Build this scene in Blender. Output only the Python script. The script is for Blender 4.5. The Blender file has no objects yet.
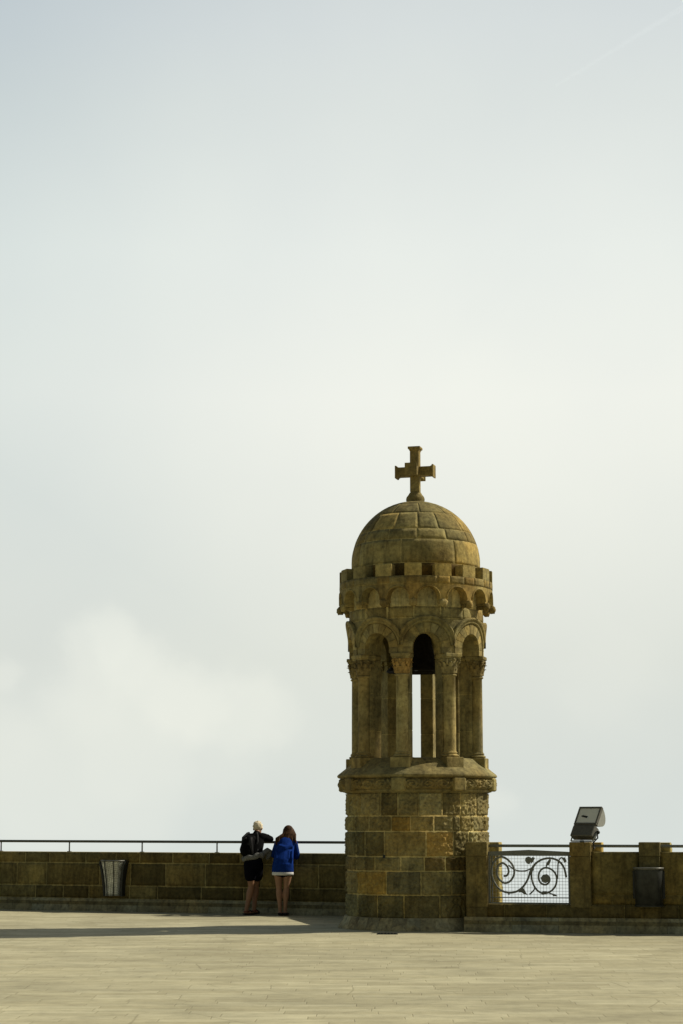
import bpy, math, random
from math import sin, cos, pi, radians, sqrt, atan2
from mathutils import Vector, noise

random.seed(11)
scene = bpy.context.scene
COL = scene.collection

# ------------------------------------------------------------------ helpers
class MB:
    """collects shapes (with a stone tint per vertex) and links them as ONE mesh object"""
    def __init__(self):
        self.v = []; self.f = []; self.t = []; self.s = []
        self.col = (1, 1, 1)
    def vert(self, p, tint=None):
        self.v.append(tuple(p)); self.t.append(tint or self.col)
        return len(self.v) - 1
    def face(self, ids, smooth=False):
        self.f.append(tuple(ids)); self.s.append(smooth)
    def grid(self, fn, nu, nv, close_u=False, tint=None, smooth=True, flip=False):
        """fn(i/nu, j/nv) -> point"""
        cols = nu if close_u else nu + 1
        ids = [[self.vert(fn(i / nu, j / nv), tint) for j in range(nv + 1)] for i in range(cols)]
        for i in range(nu):
            for j in range(nv):
                a, b = ids[i], ids[(i + 1) % cols]
                q = (a[j], b[j], b[j + 1], a[j + 1])
                self.face(q[::-1] if flip else q, smooth)
        return ids
    def lathe(self, prof, n=64, c=(0, 0), a0=0.0, tint=None, smooth=True, cap=True):
        ids = []
        for k in range(n):
            a = a0 + 2 * pi * k / n
            ids.append([self.vert((c[0] + r * cos(a), c[1] + r * sin(a), z), tint) for r, z in prof])
        for k in range(n):
            A, B = ids[k], ids[(k + 1) % n]
            for j in range(len(prof) - 1):
                self.face((A[j], B[j], B[j + 1], A[j + 1]), smooth)
        if cap:
            self.face([ids[k][0] for k in reversed(range(n))], False)
            self.face([ids[k][-1] for k in range(n)], False)
    def box(self, mn, mx, fn=None, tint=None, bev=0.0):
        """axis box, corners chamfered by bev in plan and height, mapped through fn"""
        fn = fn or (lambda x, y, z: (x, y, z))
        x0, y0, z0 = mn; x1, y1, z1 = mx
        b = bev
        if b <= 0:
            P = [(x0, y0, z0), (x1, y0, z0), (x1, y1, z0), (x0, y1, z0), (x0, y0, z1), (x1, y0, z1), (x1, y1, z1), (x0, y1, z1)]
            i = [self.vert(fn(*p), tint) for p in P]
            for q in ((0, 3, 2, 1), (4, 5, 6, 7), (0, 1, 5, 4), (1, 2, 6, 5), (2, 3, 7, 6), (3, 0, 4, 7)):
                self.face([i[k] for k in q])
            return
        def ring(o, z):
            pts = [(x0 + o + b, y0 + o), (x1 - o - b, y0 + o), (x1 - o, y0 + o + b), (x1 - o, y1 - o - b),
                   (x1 - o - b, y1 - o), (x0 + o + b, y1 - o), (x0 + o, y1 - o - b), (x0 + o, y0 + o + b)]
            return [self.vert(fn(x, y, z), tint) for x, y in pts]
        R = [ring(b, z0), ring(0, z0 + b), ring(0, z1 - b), ring(b, z1)]
        for A, B in zip(R, R[1:]):
            for k in range(8):
                self.face((A[k], A[(k + 1) % 8], B[(k + 1) % 8], B[k]))
        self.face(R[0][::-1]); self.face(R[-1])
    def tube(self, pts, r, n=8, tint=None, cap=True, flat=None):
        """round tube along points; r a number or a list; flat=(axis, factor) squashes it"""
        pts = [Vector(p) for p in pts]
        rs = r if isinstance(r, (list, tuple)) else [r] * len(pts)
        rings = []
        up = None
        for k, p in enumerate(pts):
            d = (pts[min(k + 1, len(pts) - 1)] - pts[max(k - 1, 0)]).normalized()
            if up is None:
                up = Vector((0, 0, 1)) if abs(d.z) < .9 else Vector((1, 0, 0))
            s = d.cross(up).normalized()
            up = s.cross(d).normalized()
            ring = []
            for j in range(n):
                a = 2 * pi * j / n
                o = (s * cos(a) + up * sin(a)) * rs[k]
                if flat:
                    ax = Vector(flat[0]); o -= ax * o.dot(ax) * (1 - flat[1])
                ring.append(self.vert(p + o, tint))
            rings.append(ring)
        for A, B in zip(rings, rings[1:]):
            for j in range(n):
                self.face((A[j], A[(j + 1) % n], B[(j + 1) % n], B[j]), True)
        if cap:
            self.face(rings[0][::-1]); self.face(rings[-1])
    def ball(self, c, r, nu=12, nv=8, tint=None):
        rx, ry, rz = r if isinstance(r, (list, tuple)) else (r, r, r)
        ids = []
        for i in range(nu):
            a = 2 * pi * i / nu
            ids.append([self.vert((c[0] + rx * cos(a) * sin(pi * j / nv), c[1] + ry * sin(a) * sin(pi * j / nv), c[2] - rz * cos(pi * j / nv)), tint) for j in range(1, nv)])
        b = self.vert((c[0], c[1], c[2] - rz), tint); t = self.vert((c[0], c[1], c[2] + rz), tint)
        for i in range(nu):
            A, B = ids[i], ids[(i + 1) % nu]
            for j in range(nv - 2):
                self.face((A[j], B[j], B[j + 1], A[j + 1]), True)
            self.face((b, B[0], A[0]), True); self.face((A[-1], B[-1], t), True)
    def build(self, name, mat, parent=None, off=(0, 0, 0)):
        me = bpy.data.meshes.new(name)
        ox, oy, oz = off
        me.from_pydata([(x - ox, y - oy, z - oz) for x, y, z in self.v], [], self.f)
        me.polygons.foreach_set('use_smooth', self.s)
        at = me.attributes.new('tint', 'FLOAT_COLOR', 'POINT')
        flat = []
        for c in self.t: flat += [c[0], c[1], c[2], 1.0]
        at.data.foreach_set('color', flat)
        me.materials.append(mat)
        me.update()
        o = bpy.data.objects.new(name, me)
        COL.objects.link(o)
        if parent is not None:
            o.parent = parent
        else:
            o.location = off
        return o

def tag(o, label=None, cat=None, group=None, kind=None):
    if label: o['label'] = label
    if cat: o['category'] = cat
    if group: o['group'] = group
    if kind: o['kind'] = kind
    return o

def empty(name, loc, label, cat, group=None):
    o = bpy.data.objects.new(name, None); COL.objects.link(o)
    o.location = loc; o.empty_display_size = .2
    return tag(o, label, cat, group)

def part_copy(o, parent, rotz):
    c = o.copy(); COL.objects.link(c); c.parent = parent
    c.rotation_euler = (0, 0, rotz)
    for ch in [x for x in bpy.data.objects if x.parent == o]:
        d = ch.copy(); COL.objects.link(d); d.parent = c
    return c

# ------------------------------------------------------------------ materials
def new_mat(name):
    m = bpy.data.materials.new(name); m.use_nodes = True
    nt = m.node_tree
    return m, nt, nt.nodes['Principled BSDF']

def N(nt, typ, **kw):
    n = nt.nodes.new(typ)
    for k, v in kw.items():
        if k in n.inputs: n.inputs[k].default_value = v
        else: setattr(n, k, v)
    return n

def ramp(nt, fac, stops):
    r = nt.nodes.new('ShaderNodeValToRGB')
    e = r.color_ramp.elements
    while len(e) > 1: e.remove(e[-1])
    e[0].position = stops[0][0]; c = stops[0][1]; e[0].color = (*c, 1) if len(c) == 3 else c
    for p, c in stops[1:]:
        q = e.new(p); q.color = (*c, 1) if len(c) == 3 else c
    nt.links.new(fac, r.inputs[0])
    return r

def mixc(nt, mode, fac, a, b):
    m = nt.nodes.new('ShaderNodeMix'); m.data_type = 'RGBA'; m.blend_type = mode
    for sock, val in ((m.inputs['Factor'], fac), (m.inputs['A'], a), (m.inputs['B'], b)):
        pass
    ins = [m.inputs[0], m.inputs[6], m.inputs[7]]
    for s, val in zip(ins, (fac, a, b)):
        if hasattr(val, 'is_output'): nt.links.new(val, s)
        elif isinstance(val, (int, float)): s.default_value = val
        else: s.default_value = (*val, 1)
    return m.outputs[2]

def g(v): return (v, v, v)

STONE = (.240, .202, .086)       # weathered brown sandstone
def stone_material(name, base, bump=.5, scale=1.0, contrast=1.0):
    m, nt, b = new_mat(name)
    L = nt.links
    tc = N(nt, 'ShaderNodeTexCoord')
    geo = N(nt, 'ShaderNodeNewGeometry')
    at = N(nt, 'ShaderNodeAttribute', attribute_name='tint')
    n1 = N(nt, 'ShaderNodeTexNoise', Scale=3.1 * scale, Detail=6.0, Roughness=.62)
    n2 = N(nt, 'ShaderNodeTexNoise', Scale=17.0 * scale, Detail=8.0, Roughness=.7)
    n3 = N(nt, 'ShaderNodeTexNoise', Scale=60.0 * scale, Detail=4.0, Roughness=.7)
    mp = N(nt, 'ShaderNodeMapping'); mp.inputs['Scale'].default_value = (7, 7, .8)
    n4 = N(nt, 'ShaderNodeTexNoise', Scale=1.6 * scale, Detail=5.0, Roughness=.65)
    for n in (n1, n2, n3): L.new(geo.outputs['Position'], n.inputs['Vector'])
    L.new(geo.outputs['Position'], mp.inputs['Vector']); L.new(mp.outputs[0], n4.inputs['Vector'])
    r1 = ramp(nt, n1.outputs[0], [(.3, g(1 - .38 * contrast)), (.52, g(1.0)), (.72, g(1 + .42 * contrast))])
    r2 = ramp(nt, n2.outputs[0], [(.32, g(.5)), (.5, g(1.0)), (.68, g(1.42))])
    c = mixc(nt, 'MULTIPLY', 1.0, (*base,), at.outputs['Color'])
    c = mixc(nt, 'MULTIPLY', 1.0, c, r1.outputs[0])
    c = mixc(nt, 'MULTIPLY', .8, c, r2.outputs[0])
    # soot and water streaks run down, ochre lichen in patches
    r4 = ramp(nt, n4.outputs[0], [(.5, g(1)), (.72, (.55, .55, .58))])
    c = mixc(nt, 'MULTIPLY', 1.0, c, r4.outputs[0])
    n5 = N(nt, 'ShaderNodeTexNoise', Scale=1.7 * scale, Detail=7.0, Roughness=.7)
    L.new(geo.outputs['Position'], n5.inputs['Vector'])
    r5 = ramp(nt, n5.outputs[0], [(.54, g(1)), (.72, (1.3, 1.24, 1.06))])
    c = mixc(nt, 'MULTIPLY', 1.0, c, r5.outputs[0])
    hs = N(nt, 'ShaderNodeTexNoise', Scale=.9 * scale, Detail=3.0, Roughness=.6)
    L.new(geo.outputs['Position'], hs.inputs['Vector'])
    r6 = ramp(nt, hs.outputs[0], [(.38, (1.06, .98, .88)), (.5, (1, 1, 1)), (.62, (.96, 1.02, 1.1))])
    c = mixc(nt, 'MULTIPLY', 1.0, c, r6.outputs[0])
    oi = N(nt, 'ShaderNodeObjectInfo')
    r7 = ramp(nt, oi.outputs['Random'], [(0, (.80, .79, .77)), (.5, (1, .99, .97)), (1, (1.2, 1.18, 1.14))])
    c = mixc(nt, 'MULTIPLY', 1.0, c, r7.outputs[0])
    L.new(c, b.inputs['Base Color'])
    b.inputs['Roughness'].default_value = .92
    b.inputs['Specular IOR Level'].default_value = .15
    add = N(nt, 'ShaderNodeMath', operation='ADD')
    m3 = N(nt, 'ShaderNodeMath', operation='MULTIPLY'); m3.inputs[1].default_value = .35
    L.new(n3.outputs[0], m3.inputs[0]); L.new(n2.outputs[0], add.inputs[0]); L.new(m3.outputs[0], add.inputs[1])
    bp = N(nt, 'ShaderNodeBump', Strength=bump, Distance=.02)
    L.new(add.outputs[0], bp.inputs['Height']); L.new(bp.outputs[0], b.inputs['Normal'])
    return m

def plain(name, col, rough=.6, metal=0.0, var=.25, scale=12.0, bump=.15, dist=.004):
    m, nt, b = new_mat(name)
    L = nt.links
    geo = N(nt, 'ShaderNodeNewGeometry')
    n = N(nt, 'ShaderNodeTexNoise', Scale=scale, Detail=6.0, Roughness=.65)
    L.new(geo.outputs['Position'], n.inputs['Vector'])
    r = ramp(nt, n.outputs[0], [(.3, tuple(c * (1 - var) for c in col)), (.5, col), (.7, tuple(min(1, c * (1 + var)) for c in col))])
    L.new(r.outputs[0], b.inputs['Base Color'])
    b.inputs['Roughness'].default_value = rough; b.inputs['Metallic'].default_value = metal
    b.inputs['Specular IOR Level'].default_value = .3 if rough < .7 else .04
    if bump:
        bp = N(nt, 'ShaderNodeBump', Strength=bump, Distance=dist)
        L.new(n.outputs[0], bp.inputs['Height']); L.new(bp.outputs[0], b.inputs['Normal'])
    return m

M_STONE = stone_material('sandstone', STONE)
M_CARVED = stone_material('carved sandstone', (.23, .192, .082), bump=.9)
M_KERB = stone_material('grey kerb stone', (.25, .222, .128), bump=.35)
M_IRON = plain('dark painted iron', (.025, .028, .026), .45, .3, .3, 40)
M_RAIL = plain('grey green rail paint', (.065, .07, .06), .45, .2, .3, 30)
M_GRILLE = plain('weathered grey iron', (.15, .155, .13), .6, .1, .3, 60)
M_WIRE = plain('galvanised wire', (.34, .35, .32), .5, .5, .2, 60)
M_BRONZE = plain('blackened bronze', (.016, .014, .010), .75, .1, .4, 9)
M_FLOOD = plain('dark grey cast housing', (.11, .108, .09), .5, .2, .2, 30)
M_FLOODSIDE = plain('pale grey housing', (.27, .28, .25), .55, .1, .15, 30)
M_BIN = plain('dark grey bin steel', (.034, .037, .033), .55, .3, .45, 9)
M_BINRIM = plain('grey bin rim', (.13, .13, .11), .5, .3, .25, 20)

# ------------------------------------------------------------------ pavement material
def paving():
    m, nt, b = new_mat('pale stone paving')
    L = nt.links
    geo = N(nt, 'ShaderNodeNewGeometry')
    mp = N(nt, 'ShaderNodeMapping'); mp.inputs['Rotation'].default_value = (0, 0, radians(1.0))
    L.new(geo.outputs['Position'], mp.inputs['Vector'])
    br = N(nt, 'ShaderNodeTexBrick', Scale=1.0, offset=.0, squash=1.0)
    br.inputs['Mortar Size'].default_value = .007; br.inputs['Mortar Smooth'].default_value = .6
    br.inputs['Brick Width'].default_value = .8; br.inputs['Row Height'].default_value = .23
    br.inputs['Color1'].default_value = (.375, .342, .212, 1); br.inputs['Color2'].default_value = (.452, .420, .272, 1)
    br.inputs['Mortar'].default_value = (.33, .30, .185, 1); br.inputs['Bias'].default_value = .05
    nw = N(nt, 'ShaderNodeTexNoise', Scale=2.2, Detail=3.0)
    L.new(mp.outputs[0], nw.inputs['Vector'])
    off = N(nt, 'ShaderNodeVectorMath', operation='SCALE'); off.inputs['Scale'].default_value = .03
    L.new(nw.outputs['Color'], off.inputs[0])
    ad0 = N(nt, 'ShaderNodeVectorMath', operation='ADD')
    L.new(mp.outputs[0], ad0.inputs[0]); L.new(off.outputs[0], ad0.inputs[1])
    sx = N(nt, 'ShaderNodeSeparateXYZ'); L.new(ad0.outputs[0], sx.inputs[0])
    dv = N(nt, 'ShaderNodeMath', operation='DIVIDE'); dv.inputs[1].default_value = .23; L.new(sx.outputs['Y'], dv.inputs[0])
    flr = N(nt, 'ShaderNodeMath', operation='FLOOR'); L.new(dv.outputs[0], flr.inputs[0])
    wn_ = N(nt, 'ShaderNodeTexWhiteNoise', noise_dimensions='1D'); L.new(flr.outputs[0], wn_.inputs['W'])
    ml = N(nt, 'ShaderNodeMath', operation='MULTIPLY_ADD'); ml.inputs[1].default_value = 9.0
    L.new(wn_.outputs['Value'], ml.inputs[0]); L.new(sx.outputs['X'], ml.inputs[2])
    ad = N(nt, 'ShaderNodeCombineXYZ'); L.new(ml.outputs[0], ad.inputs['X']); L.new(sx.outputs['Y'], ad.inputs['Y'])
    L.new(ad.outputs[0], br.inputs['Vector'])
    st = N(nt, 'ShaderNodeMapping'); st.inputs['Scale'].default_value = (.75, 1.3, 1)
    L.new(geo.outputs['Position'], st.inputs['Vector'])
    n1 = N(nt, 'ShaderNodeTexNoise', Scale=1.5, Detail=7.0, Roughness=.66)
    L.new(st.outputs[0], n1.inputs['Vector'])
    n2 = N(nt, 'ShaderNodeTexNoise', Scale=5.0, Detail=8.0, Roughness=.75)
    L.new(geo.outputs['Position'], n2.inputs['Vector'])
    r1 = ramp(nt, n1.outputs[0], [(.3, g(.80)), (.5, g(1.0)), (.7, g(1.2))])
    r2 = ramp(nt, n2.outputs[0], [(.3, g(.80)), (.5, g(1.0)), (.7, g(1.1))])
    c = mixc(nt, 'MULTIPLY', 1.0, br.outputs['Color'], r1.outputs[0])
    c = mixc(nt, 'MULTIPLY', 1.0, c, r2.outputs[0])
    n3 = N(nt, 'ShaderNodeTexNoise', Scale=.23, Detail=4.0, Roughness=.6)
    L.new(geo.outputs['Position'], n3.inputs['Vector'])
    r3 = ramp(nt, n3.outputs[0], [(.35, g(.86)), (.6, g(1.05))])
    c = mixc(nt, 'MULTIPLY', 1.0, c, r3.outputs[0])
    # hairline cracks and chipped joints
    vo = N(nt, 'ShaderNodeTexVoronoi', feature='DISTANCE_TO_EDGE', Scale=.9)
    L.new(ad0.outputs[0], vo.inputs['Vector'])
    rv = ramp(nt, vo.outputs['Distance'], [(0.0, g(1)), (.012, g(0))])
    n4 = N(nt, 'ShaderNodeTexNoise', Scale=.8, Detail=3.0)
    L.new(geo.outputs['Position'], n4.inputs['Vector'])
    r4 = ramp(nt, n4.outputs[0], [(.5, g(0)), (.58, g(.42))])
    mu = N(nt, 'ShaderNodeMath', operation='MULTIPLY')
    L.new(rv.outputs[0], mu.inputs[0]); L.new(r4.outputs[0], mu.inputs[1])
    c = mixc(nt, 'MIX', mu.outputs[0], c, (.12, .1, .055))
    L.new(c, b.inputs['Base Color'])
    b.inputs['Roughness'].default_value = .88; b.inputs['Specular IOR Level'].default_value = .2
    h = N(nt, 'ShaderNodeMath', operation='MULTIPLY'); h.inputs[1].default_value = -.6
    L.new(br.outputs['Fac'], h.inputs[0])
    h2 = N(nt, 'ShaderNodeMath', operation='ADD'); L.new(h.outputs[0], h2.inputs[0]); L.new(n2.outputs[0], h2.inputs[1])
    bp = N(nt, 'ShaderNodeBump', Strength=.45, Distance=.012)
    L.new(h2.outputs[0], bp.inputs['Height']); L.new(bp.outputs[0], b.inputs['Normal'])
    return m
M_PAVE = paving()

# ------------------------------------------------------------------ coursed stonework
def var(t, amt=.22):
    k = 1 + random.uniform(-amt, amt); w = random.uniform(-.10, .10)
    return (t[0] * k * (1 + w * .5), t[1] * k, t[2] * k * (1 - w))

MORTAR = (2.2, 2.15, 2.1)
def stones(mb, fn, courses, rough=.008, gap=.007, cell=.035, proud=.004, amt=.25, pick=None, seed=0.0, base=(1, 1, 1), fq=13, arris=.02):
    """courses: list of (v0, v1, [u joints]); fn(u, v, w) -> point with w outward.
    every block is a slightly rough face standing a little proud of the pale mortar bed"""
    for ci, (v0, v1, js) in enumerate(courses):
        for k in range(len(js) - 1):
            u0, u1 = js[k] + gap, js[k + 1] - gap
            a0, a1 = v0 + gap, v1 - gap
            t = var(base, amt)
            if pick:
                q = pick(ci, (u0 + u1) / 2)
                if q: t = tuple(x * y for x, y in zip(t, q))
            nu = max(2, int((u1 - u0) / cell)); nv = max(2, int((a1 - a0) / cell))
            tilt = (random.uniform(-1, 1) * rough * .6, random.uniform(-1, 1) * rough * .6)
            ph = random.uniform(0, 50) + seed
            lo = random.uniform(-.3, .5) * rough
            def P(i, j, u0=u0, u1=u1, a0=a0, a1=a1, nu=nu, nv=nv, tilt=tilt, ph=ph, lo=lo):
                u = u0 + (u1 - u0) * i; v = a0 + (a1 - a0) * j
                e = min(i, 1 - i) * (u1 - u0); e2 = min(j, 1 - j) * (a1 - a0)
                edge = min(1, min(e, e2) / arris)
                n = noise.fractal(Vector((u * fq + ph, v * fq, ph)), .75, 2.1, 5)
                edge = edge * edge * (3 - 2 * edge)
                w = .0014 + edge * max(0, proud + lo + n * rough + tilt[0] * (i - .5) + tilt[1] * (j - .5))
                # ragged arrises
                if e < .001 or e2 < .001:
                    jit = noise.noise(Vector((u * 30 + ph, v * 30, 3.3))) * gap * .6
                    if e < .001: u += jit
                    if e2 < .001: v += jit
                return fn(u, v, max(w, .0012))
            ids = mb.grid(P, nu, nv, tint=t)
            # sides back into the bed
            rim = [ids[i][0] for i in range(nu + 1)] + [ids[nu][j] for j in range(1, nv + 1)] + \
                  [ids[i][nv] for i in range(nu - 1, -1, -1)] + [ids[0][j] for j in range(nv - 1, 0, -1)]
            uv = [(i / nu, 0) for i in range(nu + 1)] + [(1, j / nv) for j in range(1, nv + 1)] + \
                 [(i / nu, 1) for i in range(nu - 1, -1, -1)] + [(0, j / nv) for j in range(nv - 1, 0, -1)]
            back = [mb.vert(fn(u0 + (u1 - u0) * i, a0 + (a1 - a0) * j, -.012), t) for i, j in uv]
            n = len(rim)
            for q in range(n):
                mb.face((rim[q], back[q], back[(q + 1) % n], rim[(q + 1) % n]))

# ================================================================== BELL TOWER
TX, TY = 1.175, 31.25
ROT = radians(-90 - 15.4)         # plan angle of the first column (front, a little left)
tower = empty('bell_tower', (TX, TY, 0), 'small round sandstone bell turret with open arcade, ribless dome and stone cross', 'bell turret')

def cyl(R):
    # u runs along the circumference from the front to the right, w outward
    def f(u, v, w):
        a = u / R
        return ((R + w) * sin(a), -(R + w) * cos(a), v)
    return f

def circ_joints(R, degs, rng):
    """the joints seen in the photograph (degrees from front, to the right) and others round the back"""
    d = list(degs)
    x = d[-1]
    while x + 16 < d[0] + 360 - 14:
        x += random.uniform(*rng); d.append(x)
    if d[0] + 360 - d[-1] < 9: d.pop()
    d.append(d[0] + 360)
    return [radians(q) * R for q in d]

# base skirt of grey stone
mb = MB(); mb.col = (1.5, 1.46, 1.42)
mb.lathe([(1.0, -.02), (1.232, -.02), (1.228, .02), (1.12, .185), (1.0, .188)], 72)
def skirt(u, v, w):
    a = u; k = v / .185
    r = 1.233 - .108 * k + w
    return (r * sin(a), -r * cos(a), v)
for k in range(34):
    a0 = 2 * pi * k / 34; a1 = 2 * pi * (k + 1) / 34
    t = var((1.35, 1.35, 1.36), .2)
    mb.box((a0 + .004, 0, .004), (a1 - .004, .05, .183), lambda u, d, v: skirt(u, v, .006 - d), t)
mb.build('base_skirt', M_KERB, tower)

# drum of coursed stone
R = 1.085
mb = MB(); mb.col = MORTAR
mb.lathe([(.6, .1), (R, .1), (R, 2.05), (.6, 2.06)], 96)
rows = [(.175, .52, [-35.7, -13, 15.5, 35.3, 58], (22, 34)),
        (.52, .871, [-58, -27.7, .5, 25.9, 45], (22, 36)),
        (.871, 1.085, [-60.8, -38.3, -15.5, 3.2, 20.4, 42.3], (16, 24)),
        (1.085, 1.46, [-49, -29.3, 4.7, 27.7, 43.4], (17, 33)),
        (1.46, 1.69, [-63.4, -44.3, -23.2, -7.4, 11, 26.8, 33.9, 48.9, 66], (13, 22)),
        (1.69, 2.045, [-54, -32.6, -17.6, -1.1, 18, 34.9, 53.4], (14, 24))]
courses = [(a, b, circ_joints(R, j, rng)) for a, b, j, rng in rows]
def drum_pick(ci, u):
    d = math.degrees(u / R); d = (d + 180) % 360 - 180
    if ci == 1 and d < -27 and d > -60: return (1.6, 1.3, .8)
    if ci == 1 and -27 < d < 1: return (.9, .95, 1.1)
    if ci == 5 and -1 < d < 18: return (1.35, 1.4, 1.5)
    if ci == 5 and -32 < d < -18: return (.75, .75, .75)
    if ci == 4 and -23 < d < -7: return (1.3, 1.1, .75)
    if ci == 3 and d < -29: return (.7, .72, .75)
    if ci == 3 and 4 < d < 28: return (1.25, 1.05, .8)
    if ci == 2 and 3 < d < 42: return (.85, .75, .65)
    if ci == 0 and d < -13: return (.8, .85, .9)
    if ci == 0 and d < 15: return (.85, .8, .7)
    return None
stones(mb, cyl(R), courses, rough=.027, cell=.0135, gap=.0105, proud=.011, pick=drum_pick, amt=.30, fq=24, arris=.012)
drum = mb.build('drum', M_STONE, tower)
mb = MB(); mb.col = (.05, .05, .05)
def hole(x, y, z):
    return cyl(R)(x, y, z)
mb.box((radians(-29.5) * R - .02, 1.085 - .02, .0), (radians(-29.5) * R + .02, 1.085 + .028, .016), hole, bev=.004)
mb.build('drain_spout', M_IRON, tower)

# cornice
mb = MB(); mb.col = (.95, .95, .95)
prof = [(.9, 2.035), (1.105, 2.035), (1.128, 2.05), (1.15, 2.053), (1.16, 2.068), (1.16, 2.085), (1.14, 2.095), (1.14, 2.25), (1.19, 2.262),
        (1.23, 2.275), (1.242, 2.29), (1.242, 2.308), (1.22, 2.33), (1.08, 2.44), (.93, 2.557), (.88, 2.568), (.3, 2.57)]
mb.lathe(prof, 96, smooth=False)
mb.build('cornice', M_STONE, tower)
mb = MB(); mb.col = (.9, .88, .85)
def carved(i, j):
    a = 2 * pi * i; v = 2.088 + .172 * j
    u = a * 8 / pi * 2.0
    e = min(1, min(j, 1 - j) * 6)
    x = (u % 1.0) - .5; y = (j - .5) * .9
    rr = sqrt(x * x * 1.1 + y * y * 1.6); tt = atan2(y, x)
    scroll = .5 + .5 * cos(rr * 22 - tt * (1 if int(u) % 2 else -1))
    n = noise.turbulence(Vector((a * 22, v * 26, 1.5)), 2, True)
    w = (.75 * scroll + .5 * n) * .05 * e
    r = 1.128 + .062 * sin(pi * min(1, .12 + .8 * j)) + w
    return (r * sin(a), -r * cos(a), v)
mb.grid(carved, 620, 16, close_u=True)
mb.build('carved_band', M_CARVED, tower)
for k in range(8):
    a = ROT + k * pi / 4
    mb = MB(); mb.col = var((1.05, 1.05, 1.05), .12)
    mb.box((1.08, -.112, 2.062), (1.238, .112, 2.268), bev=.02)
    o = mb.build('cornice_block', M_STONE, tower); o.rotation_euler.z = a

# columns, each with plinth, base, shaft, capital
def col_mesh(ruddy):
    c = MB(); c.col = (1.2, 1.16, 1.15)
    prof = [(.088, 2.56)]
    for t in range(9): prof.append((.118 + .022 * sin(pi * t / 8), 2.572 + .042 * t / 8))
    prof += [(.112, 2.618)]
    for t in range(7): prof.append((.106 + .014 * sin(pi * t / 6), 2.624 + .026 * t / 6))
    prof += [(.1, 2.66), (.096, 2.68), (.0955, 3.2), (.093, 3.79)]
    for t in range(7): prof.append((.1 + .015 * sin(pi * t / 6), 3.795 + .034 * t / 6))
    prof.append((.085, 3.84))
    c.lathe(prof, 28, c=(1.0, 0))
    return c
def capital(t):
    c = MB(); c.col = t
    c.lathe([(.08, 3.82), (.1, 3.835), (.106, 3.9), (.115, 3.98), (.14, 4.05), (.13, 4.065)], 24, c=(1.0, 0))
    def leaf(ang, z0, h, w, r0, curl, n=7):
        def P(i, j):
            x = (i - .5) * 2
            ww = w * (sin(pi * min(1, .35 + j * .65)) ** .6) * (1 + .25 * sin(j * 16))
            zz = z0 + h * (j if j < .85 else .85 + (.85 - j) * .6)
            rr = r0 + .012 + curl * j ** 2.2 + .012 * (1 - abs(x)) + (.010 if j > .85 else 0)
            a = ang + x * ww / rr
            return (1.0 + rr * cos(a), rr * sin(a), zz)
        c.grid(P, 4, n, flip=False)
        def Q(i, j):
            p = P(i, j); v = Vector((p[0] - 1, p[1], 0)); v *= (1 - .012 / max(.02, v.length))
            return (1 + v.x, v.y, p[2])
        c.grid(Q, 4, n, flip=True)
    for k in range(8): leaf(k * pi / 4, 3.842, .12, .042, .1, .032)
    for k in range(8): leaf(k * pi / 4 + pi / 8, 3.9, .13, .04, .108, .038)
    for k in range(4):       # corner volutes
        a = pi / 4 + k * pi / 2
        pts = []
        for q in range(15):
            th = q * .55; rr = .036 * (1 - q / 18)
            pts.append((1 + (.138 + rr * cos(th)) * cos(a), (.138 + rr * cos(th)) * sin(a), 4.02 + rr * sin(th)))
        c.tube(pts, .014, 6)
        c.tube([(1 + .11 * cos(a), .11 * sin(a), 3.95), (1 + .15 * cos(a), .15 * sin(a), 4.0), (1 + .165 * cos(a), .165 * sin(a), 4.03)], [.014, .018, .014], 6)
    for k in range(4):       # fleurons
        a = k * pi / 2
        c.ball((1 + .138 * cos(a), .138 * sin(a), 4.045), (.026, .026, .022), 8, 6)
    return c
def abacus():
    c = MB(); c.col = (1.15, 1.12, 1.1)
    c.box((.855, -.147, 4.085), (1.145, .147, 4.142), bev=.008)
    c.box((.87, -.13, 4.062), (1.13, .13, 4.086))
    return c
def plinth():
    c = MB(); c.col = (1.1, 1.06, 1.0)
    c.box((.83, -.152, 2.36), (1.155, .152, 2.572), bev=.008)
    return c
CO = (.048, 0, 0)      # the columns stand 0.95 m from the axis
for k in range(8):
    a = ROT + k * pi / 4
    ruddy = (k == 0)
    if k < 2:
        o = col_mesh(ruddy).build('column', M_STONE, tower, CO); o.rotation_euler.z = a
        tint = (1.45, 1.12, .85) if ruddy else (1.25, 1.2, 1.2)
        cp = capital(tint).build('capital', M_CARVED, o, CO)
        if ruddy: cp['label'] = 'rust stained orange brown leaf capital'
        abacus().build('abacus', M_STONE, o, CO)
        plinth().build('plinth', M_STONE, o, CO)
        proto = o
    else:
        part_copy(proto, tower, a)

# piers behind the columns
def pier():
    c = MB(); c.col = (1.12, 1.08, 1.05)
    for z0, z1 in ((2.44, 2.98), (2.98, 3.55), (3.55, 4.07)):
        c.box((.745, -.102, z0 + .002), (.945, .102, z1 - .002), bev=.006, tint=var((1.1, 1.07, 1.05), .12))
    c.box((.75, -.097, 2.45), (.94, .097, 4.06), tint=MORTAR)
    c.box((.75, -.115, 4.07), (.853, .115, 4.14), bev=.008)
    return c
p0 = pier().build('pier', M_STONE, tower, (.04, 0, 0)); p0.rotation_euler.z = ROT
for k in range(1, 8): part_copy(p0, tower, ROT + k * pi / 4)

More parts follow.
